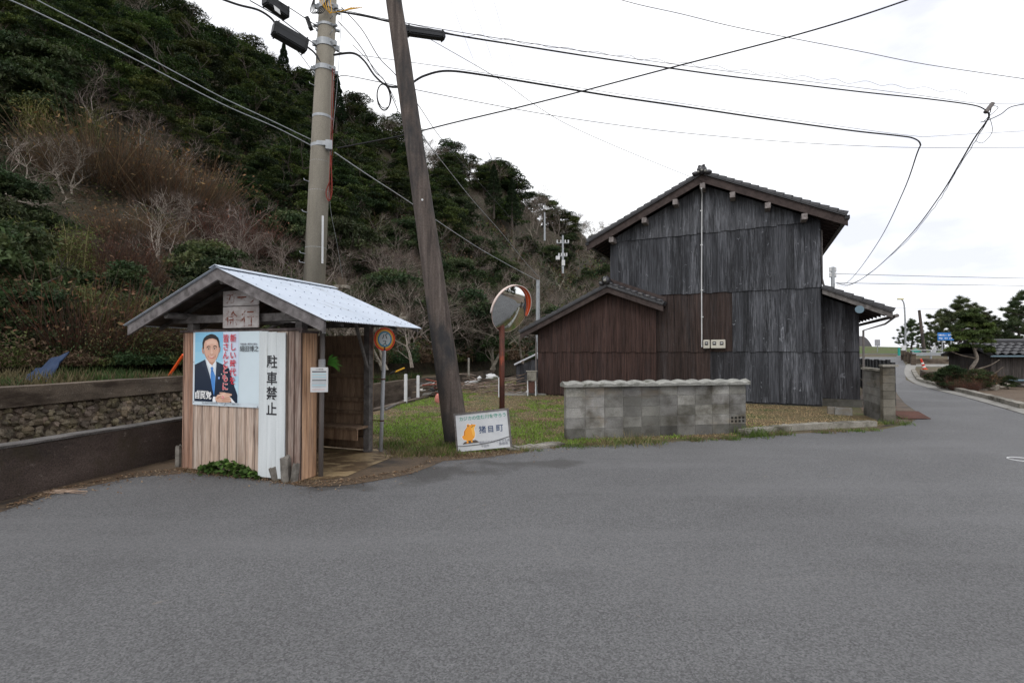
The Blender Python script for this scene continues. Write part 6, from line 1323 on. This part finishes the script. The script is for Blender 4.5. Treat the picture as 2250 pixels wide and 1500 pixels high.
# thicket along the foot of the slope
for px in range(-60, 420, 34):
    pp = px + random.uniform(-8, 8); Z = hill_row(pp, 0)[0] + random.uniform(.2, 1.6); kd = random.choice(('laurel', 'bamboo', 'laurel', 'brush') if pp > 120 else ('laurel', 'laurel', 'laurel')); z = hill_z(pp, Z); placed.append(((pp - 1125) / F * Z, Z, z, pp, 700, kd))
cells = {}
for it in placed:
    x, Z, z, px, y, kd = it; cells.setdefault((kd, where(px, y - 60)), []).append(it)
for (kd, w), items in cells.items():
    items.sort(key=lambda t: t[3]); n = len(items)
    for i, (x, Z, z, px, y, _) in enumerate(items):
        far = 1 + max(0, Z - 30) * .006
        if kd == 'ever': sc = random.uniform(.72, 1.05) * far * (.82 if Z < 26 else 1)
        elif kd == 'bare': sc = random.uniform(.55, .85) * (1.0 if Z < 40 else far)
        elif kd == 'laurel': sc = random.uniform(.8, 1.35) * (1 if Z < 30 else 1.6)
        elif kd == 'brush': sc = random.uniform(.8, 1.3) * (1 if Z < 30 else 1.8)
        else: sc = random.uniform(.7, 1.05) * (1 if Z < 40 else 1.8)
        if y == 700: sc *= .62
        if kd == 'ever': z -= 1.0 * sc
        if n == 1: lab = f'{DESC[kd]} {w}'
        elif i == 0: lab = f'leftmost of the {PLU[kd]} {w}'
        elif i == n - 1: lab = f'rightmost of the {PLU[kd]} {w}'
        else: lab = f'{ORD[min(i, 29)]} from left of the {PLU[kd]} {w}'
        plant(kd, x, Z, z - .1, sc, lab, f'{PLU[kd]} {w}')
# second, farther hill brow: brown wood with two pointed cedars
def at(kd, px, yb, Z, sc, label, group=None, squash=1): p = P(px, yb, Z); return plant(kd, p.x, p.y, p.z, sc, label, group, squash)
at('cedar', 617, 200, 88, 1.05, 'pointed cedar on the skyline left of the concrete pole'); at('cedar', 735, 280, 86, 1.15, 'pointed cedar just right of the concrete pole'); at('cedar', 1085, 470, 88, 1.15, 'ragged dark cedar on the skyline, left of a pair', None, .9); at('cedar', 1125, 490, 90, 1.05, 'ragged dark cedar on the skyline, right of a pair', None, .9)
# bare trees standing in front of the scrub by the creek
for i, (px, yb, Z, sc) in enumerate(((850, 800, 22, .62), (1000, 800, 26, .72), (905, 795, 24, .66), (1080, 800, 30, .8), (1150, 795, 32, .85), (780, 800, 20.5, .55), (965, 790, 30, .7))):
    at('bare', px, yb, Z, sc, ('spreading bare tree behind the shelter roof corner', 'bare tree just right of the leaning pole foot', 'bare tree half hidden by the leaning pole', 'bare tree right behind the traffic mirror', 'bare tree rising between mirror and annex roof', 'small bare tree at the doorway side of the shelter', 'bare tree farther up behind the leaning pole')[i], 'bare trees by the creek', .72)
# pines and garden plants on the right
at('pine', 2003, 782, 60, .80, 'young pine with open branches left of the old pole'); 
for i, (px, Z, sc) in enumerate(((2070, 66, 1.15), (2112, 60, 1.32), (2150, 64, 1.2), (2196, 70, 1.0), (2236, 62, 1.2), (2268, 58, 1.45), (2045, 72, .7))):
    at('pine', px, 786, Z, sc, ('pine behind the blue sign', 'tallest pine, right of the blue sign', 'pine behind the garden pine top', 'small pine above the left end of the tiled store', 'pine above the tiled store at the right', 'pine cut off by the right edge', 'small dark pine between lamp and blue sign')[i], 'pines along the coast road')
gpz = P(2141, 850, 20.5); gpz.z = 0; gpo = thing('garden_pine', 'dense dark garden pine with a twisted trunk in front of the store', 'tree', tuple(gpz))
rg = np.random.default_rng(5); V, C = crown_pads(77, .80, 3.6, 1.25, 44, 620, .045, [(.050, .082, .024), (.075, .115, .032), (.038, .062, .020)], .55, .9, (.2, .36)); quads('crown', V, C, M['leaf'], gpo)
m = MB(); tr = [gpz + Vector(v) for v in ((0, 0, -.1), (.12, 0, .4), (-.12, .05, .8), (.10, 0, 1.3), (-.05, 0, 1.9), (.05, 0, 2.9))]; m.tube(smooth_pts(tr, 5), [.11 - .0032 * k for k in range(26)], 8)
for (a, b, c) in (((-.1, 0, .8), (.5, -.1, 1.0), (.95, -.1, 1.25)), ((.08, 0, 1.3), (-.5, .1, 1.45), (-.9, .1, 1.6)), ((0, 0, 1.6), (.4, .2, 1.9), (.7, .2, 2.2)), ((.05, 0, .5), (.5, -.2, .62), (.9, -.3, .95))): m.tube(smooth_pts([gpz + Vector(v) for v in (a, b, c)], 4), [.04 - .0035 * k for k in range(9)], 6, (.6, .58, .55))
m.build('trunk', M['palebark'], gpo, smooth=True)
# shrubs round the garden
for i, (px, py, Z, sc, kd) in enumerate(((2090, 848, 20, .36, 'laurel'), (2130, 846, 20.4, .42, 'brush'), (2105, 850, 20.5, .42, 'brush'), (2150, 850, 20, .30, 'laurel'), (2060, 846, 23.5, .17, 'laurel'), (2042, 840, 24.6, .17, 'laurel'), (2215, 846, 20.6, .2, 'laurel'), (2118, 852, 19.4, .26, 'brush'), (2180, 838, 21.0, .24, 'laurel'))):
    p = P(px, py, Z); plant(kd, p.x, p.y, .02, sc, ('bush at the left foot of the garden pine', 'bush right under the garden pine', 'dry twiggy brush before the pine trunk', 'bush behind the flat garden stones', 'low round green tuft by the kerb, the right one', 'low round green tuft by the kerb, the left one', 'low creeping bush before the garden store', 'dry brush low among the garden stones', 'low bush at the corner of the garden store')[i], 'bushes in the garden bed', 1.1)
for i, (x, y, sc) in enumerate(((19, -6, 1.1), (26, 2, 1.1), (13, -17, 1.2), (21, -14, 1.2), (28, -5, 1.3), (24, -9, 1.2), (16, -22, 1.2), (31, 3, 1.2))): plant('ever', x, y, 0, sc * .9, ('evergreen across the road seen in the traffic mirror', 'evergreen beside the garden soil outside the view', 'evergreen behind the viewer', 'evergreen behind the road bend', 'evergreen beyond the road bend', 'evergreen on the far side of the soil', 'evergreen far behind the viewer', 'evergreen right of the garden soil')[i])
# remove prototypes (hidden originals)
for L_ in PR.values():
    for r in L_:
        for ch in list(r.children): bpy.data.objects.remove(ch)
        bpy.data.objects.remove(r)

# ---------------- ground cover (uncountable)
def hill_cover():
    n = 300000; rg = np.random.default_rng(8); P_ = []; Cc = []
    px = np.where(rg.random(n) < .8, rg.uniform(-250, 1420, n), rg.uniform(-1400, -250, n)); t = rg.random(n) ** 1.7; pal = {'g': (.030, .055, .020), 'b': (.10, .062, .042), 'o': (.075, .085, .025), 'd': (.026, .036, .018), 's': (.13, .105, .06)}
    cache = {}
    for i in range(n):
        k = int(px[i] // 8)
        if k not in cache:
            rows = [hill_row(k * 8 + 4, j) for j in range(8)]; zz = [a for a, _ in rows]; hh = [EYE + (HZ - b) / F * a for a, b in rows]; cache[k] = (zz, hh)
        zz, hh = cache[k]; Z = zz[0] - 1.0 + (zz[5] - zz[0]) * t[i]; h = np.interp(Z, zz, hh); P_.append(((px[i] - 1125) / F * Z, Z, h))
    P_ = np.array(P_); Z = P_[:, 1]; v = vnoise(P_[:, 0], P_[:, 1], 2.2, 3); w = vnoise(P_[:, 0], P_[:, 1], 1.1, 9)
    C = np.zeros((n, 3)); foot = t < .05
    keys = np.where(v > .62, 0, np.where(v > .45, 3, np.where(w > .5, 1, 2))); keys = np.where(foot & (w < .62), np.where(v > .4, 0, 2), keys)
    C = np.array([pal['g'], pal['b'], pal['o'], pal['d']])[keys] * rg.uniform(.6, 1.4, (n, 1))
    P_[:, 2] += (rg.random(n) ** 1.2) * (.25 + Z * .02) * (.3 + 1.5 * vnoise(P_[:, 0], P_[:, 1] + P_[:, 2], .55, 12) ** 2); P_[:, 1] += rg.normal(0, .15, n)
    V = rot_quads(P_, 1, .45, .8, n, rg=rg); cen = P_[:, None, :]; V = cen + (V - cen) * (.012 + Z * .0030)[:, None, None]
    o = quads('undergrowth', V, C, M['leaf']); tag(o, 'tangled low undergrowth covering the hillside', 'undergrowth', kind='stuff')
hill_cover()
def bamboo_grass():
    rg = np.random.default_rng(44); V = []; C = []
    for k in range(330):
        px = rg.uniform(-120, 860); Z = hill_row(px, 0)[0] + rg.uniform(-1.2, 2.2); x = (px - 1125) / F * Z
        if x > xat(E2, min(Z, 45)) - .5: continue
        if px < 175 and Z < 12.5: continue
        z = max(hill_z(px, Z), .95 - .65 * sm(11.4, 18.6, Z)); h = rg.uniform(.35, 1.25) * (.6 + .8 * float(vnoise(x, Z, 1.6, 2))); n = int(75 * h / .6)
        t = rg.random(n) ** .6; p = np.array([x, Z, z]) + rg.normal(0, 1, (n, 3)) * np.array([.24, .24, .08]) * (.5 + t[:, None]); p[:, 2] += t * h
        a = rg.uniform(0, 6.28, n); el = rg.normal(.15, .5, n); d = np.stack([np.cos(a) * np.cos(el), np.sin(a) * np.cos(el), np.sin(el)], 1) * rg.uniform(.06, .13, n)[:, None]; s_ = np.stack([-np.sin(a), np.cos(a), rg.normal(0, .3, n)], 1) * .012
        V.append(np.stack([p, p + d * .5 + s_, p + d, p + d * .5 - s_], 1)); base = np.array([(.10, .115, .035), (.06, .10, .028), (.15, .135, .055), (.045, .075, .025)][rg.integers(4)]); C.append(base * rg.uniform(.6, 1.4, (n, 1)))
    tag(quads('bamboo_grass', np.concatenate(V), np.concatenate(C), M['leaf']), 'low bamboo grass thicket along the foot of the slope', 'undergrowth', kind='stuff')
bamboo_grass()
def bank_grass():
    rg = np.random.default_rng(18); n = 42000; y = rg.uniform(-4, 24, n); x = np.zeros(n); z = np.zeros(n); u = rg.random(n)
    for i in range(n):
        b = xat(E2, y[i]) - .36; x[i] = b - u[i] ** 1.2 * (5.5 if y[i] < 14 else 4); z[i] = .95 - .65 * sm(11.4, 18.6, y[i])
        pxx = 1125 + F * x[i] / max(y[i], 3)
        if y[i] > hill_row(pxx, 0)[0]: z[i] = max(z[i], hill_z(pxx, y[i]))
    c = np.stack([x, y, z], 1); h = rg.uniform(.05, .30, n) * (.4 + 1.0 * vnoise(x, y, .8, 2)); a = rg.uniform(0, 6.28, n); d = np.stack([np.cos(a), np.sin(a), np.zeros(n)], 1) * .014; ln = rg.normal(0, .16, (n, 3)) * h[:, None] * 2; ln[:, 2] = h
    V = np.stack([c - d, c + d, c + ln * .6 + d * .7, c + ln], 1); v = vnoise(x, y, .7, 5) + rg.normal(0, .12, n); C = np.where((v > .5)[:, None], np.array([.040, .072, .018]), np.array([.12, .10, .05])) * rg.uniform(.55, 1.4, (n, 1))
    tag(quads('bank_grass', V, C, M['grass']), 'green and straw grass on the far creek bank', 'grass', kind='stuff')
bank_grass()
def inside(px, py, poly):
    c = np.zeros(len(px), bool); n = len(poly); j = n - 1
    for i in range(n):
        xi, yi = poly[i]; xj, yj = poly[j]; c ^= ((yi > py) != (yj > py)) & (px < (xj - xi) * (py - yi) / (yj - yi + 1e-12) + xi); j = i
    return c
def lot_grass():
    rg = np.random.default_rng(28); N_ = 420000; x = rg.uniform(-4.5, 13, N_); y = rg.uniform(7.3, 26, N_); keep = rg.random(N_) < np.clip(9.5 / y, 0, 1) ** 1.5; x, y = x[keep], y[keep]
    poly = [g2(835, 1008), g2(905, 1001), g2(1000, 1002), g2(1130, 989), g2(1243, 977), g2(1440, 966), g2(1640, 956), g2(1770, 943), g2(1930, 934), (8.5, 11), (8.3, 12.4), (8.6, 14.0), (7, 14.85), (3, 16.9), (1.1, 17.85), (1.5, 20), (4, 26), (.1, 26), (-2.0, 22), (-3.25, 15.2), (-3.9, 11), (-3.2, 9.0), (-2.0, 8.1)]
    k = inside(x, y, poly); x, y = x[k], y[k]; n = len(x)
    g_ = vnoise(x, y, 1.15, 4) * .55 + vnoise(x, y, .32, 6) * .45; green = g_ + np.where(x < 2.5, .10, -.12) - .12 * np.clip((y - 10.5) / 3, 0, 1) - np.where((x > 4.7) & (y > 9.9), .25, 0) + np.where((y < 10.3) & (x > 5), .22, 0) > rg.normal(.545, .07, n)
    dens = rg.random(n) < np.where(green, 1, .62); x, y, green, g_ = x[dens], y[dens], green[dens], g_[dens]; n = len(x)
    h = rg.uniform(.012, .055, n) * np.where(green, 1.1, .8) * (1 + (rg.random(n) < .012) * 2.0); a = rg.uniform(0, 6.28, n); w = .0045 + y * .0003; d = np.stack([np.cos(a), np.sin(a), np.zeros(n)], 1) * w[:, None]; c = np.stack([x, y, np.full(n, .002)], 1)
    ln = rg.normal(0, .75, (n, 3)) * h[:, None]; ln[:, 2] = h * np.where(green, 1, .7); V = np.stack([c - d, c + d, c + ln * .6 + d * .6, c + ln], 1)
    C = np.where(green[:, None], np.array([.17, .27, .04])[None], np.array([.42, .31, .175])[None]) * rg.uniform(.6, 1.35, (n, 1)) * (.75 + .5 * g_)[:, None]; br = rg.random(n) < .12; C[br] = np.array([.12, .075, .045]) * rg.uniform(.6, 1.2, (br.sum(), 1))
    tag(quads('lot_grass', V, C, M['grass']), 'short green and straw grass on the lot before the house', 'grass', kind='stuff'); print('GRASS', n)
lot_grass()
def tufts(name, label, spots, hh, col, dens=60, seed=3, w=.006, spread=.09):
    rg = np.random.default_rng(seed); V = []; C = []
    for (x, y, s) in spots:
        n = int(dens * s); c = np.stack([x + rg.normal(0, spread * s, n), y + rg.normal(0, spread * s, n), np.zeros(n)], 1); h = rg.uniform(.35, 1, n) * hh * s; a = rg.uniform(0, 6.28, n); d = np.stack([np.cos(a), np.sin(a), np.zeros(n)], 1) * w; ln = rg.normal(0, .5, (n, 3)) * h[:, None]; ln[:, 2] = h
        V.append(np.stack([c - d, c + d, c + ln * .55 + d * .6, c + ln], 1)); C.append(np.array(col[rg.integers(len(col))]) * rg.uniform(.6, 1.4, (n, 1)))
    return tag(quads(name, np.concatenate(V), np.concatenate(C), M['grass']), label, 'weeds', kind='stuff')
sp = []; random.seed(4)
for k in range(40): px = random.uniform(1130, 1640); p = G(px, np.interp(px, [1130, 1240, 1440, 1640], [992, 982, 973, 962]) + random.uniform(-3, 2)); sp.append((p.x, p.y, random.uniform(.3, .95) if not 1395 < px < 1420 else 2))
for (px, py, s) in ((1330, 977, 1.6), (1350, 976, 1.5), (1407, 974, 1.5), (1270, 982, 1.0), (1700, 946, 1.5), (1660, 957, 2), (1655, 956, 1.8), (1640, 957, 1.4)): p = G(px, py); sp.append((p.x, p.y, s))
for k in range(26): px = random.uniform(1650, 1940); p = G(px, np.interp(px, [1650, 1940], [957, 944]) + random.uniform(-1, 1)); sp.append((p.x, p.y, random.uniform(.3, .9)))
for k in range(60): px = random.uniform(845, 1000); p = G(px, random.uniform(975, 1003)); sp.append((p.x, p.y, random.uniform(.4, 1.3)))
for k in range(14): px = random.uniform(1928, 2005); p = G(px, random.uniform(905, 935)); sp.append((p.x, p.y, random.uniform(.4, 1.2)))
tufts('verge_weeds', 'ragged weeds along the block wall and road edge', sp, .12, [(.11, .16, .04), (.22, .18, .09), (.16, .12, .07), (.09, .14, .03)])
for_dry = []
for k in range(46): px = random.uniform(1005, 1130); p = G(px, np.interp(px, [1005, 1130], [1001, 990]) + random.uniform(-1, 3)); for_dry.append((p.x, p.y, random.uniform(.4, .9)))
for k in range(40): px = random.uniform(405, 690); p = G(px, np.interp(px, [405, 690], [1030, 1060]) + random.uniform(-1, 4)); for_dry.append((p.x, p.y, random.uniform(.3, .8)))
tufts('dry_litter', 'dry straw and litter under the frog sign and along the shelter front', for_dry, .075, [(.24, .17, .10), (.16, .10, .06), (.30, .24, .16)], 50, 9, .005, .10)
def ivy():
    rg = np.random.default_rng(3); n = 520; t = rg.random(n); c0, c1 = G(445, 1037), G(578, 1050); x = c0.x + (c1.x - c0.x) * t; y = c0.y + (c1.y - c0.y) * t + rg.normal(0, .05, n); z = rg.random(n) ** .8 * .17 * np.sin(np.pi * np.clip(t * .9 + .1, 0, 1)) + .02
    P_ = np.stack([x, y, z], 1); V = rot_quads(P_, .034, .8, .45, n, rg=rg); tag(quads('ivy', V, leafcol((.060, .125, .025), n, .4, rg), M['leaf']), 'low green ivy growing at the foot of the shelter wall', 'ivy', kind='stuff')
ivy()
def fallen():
    rg = np.random.default_rng(33); n = 2200; px = rg.uniform(20, 1250, n); V = []; P_ = []
    for v in px:
        yb = np.interp(v, [0, 130, 300, 400, 560, 690, 780, 900, 960, 1060, 1240], [1126, 1083, 1048, 1038, 1052, 1070, 1060, 1040, 1012, 1004, 982]); p = G(v, yb + rg.exponential(6) - 10); P_.append((p.x, p.y, .012 + rg.random() * .01))
    P_ = np.array(P_); V = rot_quads(P_, .016, .55, .3, n, rg=rg); C = np.array([(.20, .12, .07), (.12, .08, .05), (.30, .22, .14)])[rg.integers(3, size=n)]
    tag(quads('fallen_leaves', V, C, M['grass']), 'scattered dry leaves along the edge of the asphalt', 'leaves', kind='stuff')
fallen()
m = MB(); random.seed(12)
for k in range(16):
    p = G(random.uniform(100, 160), random.uniform(1076, 1083)); a = random.uniform(-.3, .3); l = random.uniform(.15, .35); m.tube([p + UP * .012, p + Vector((l, l * a, .02))], .004, 4, (1.3, 1.2, 1.0))
tag(m.build('twig_litter', M['palebark']), 'small bundle of dry twigs on the asphalt edge at the left', 'twigs', kind='stuff')
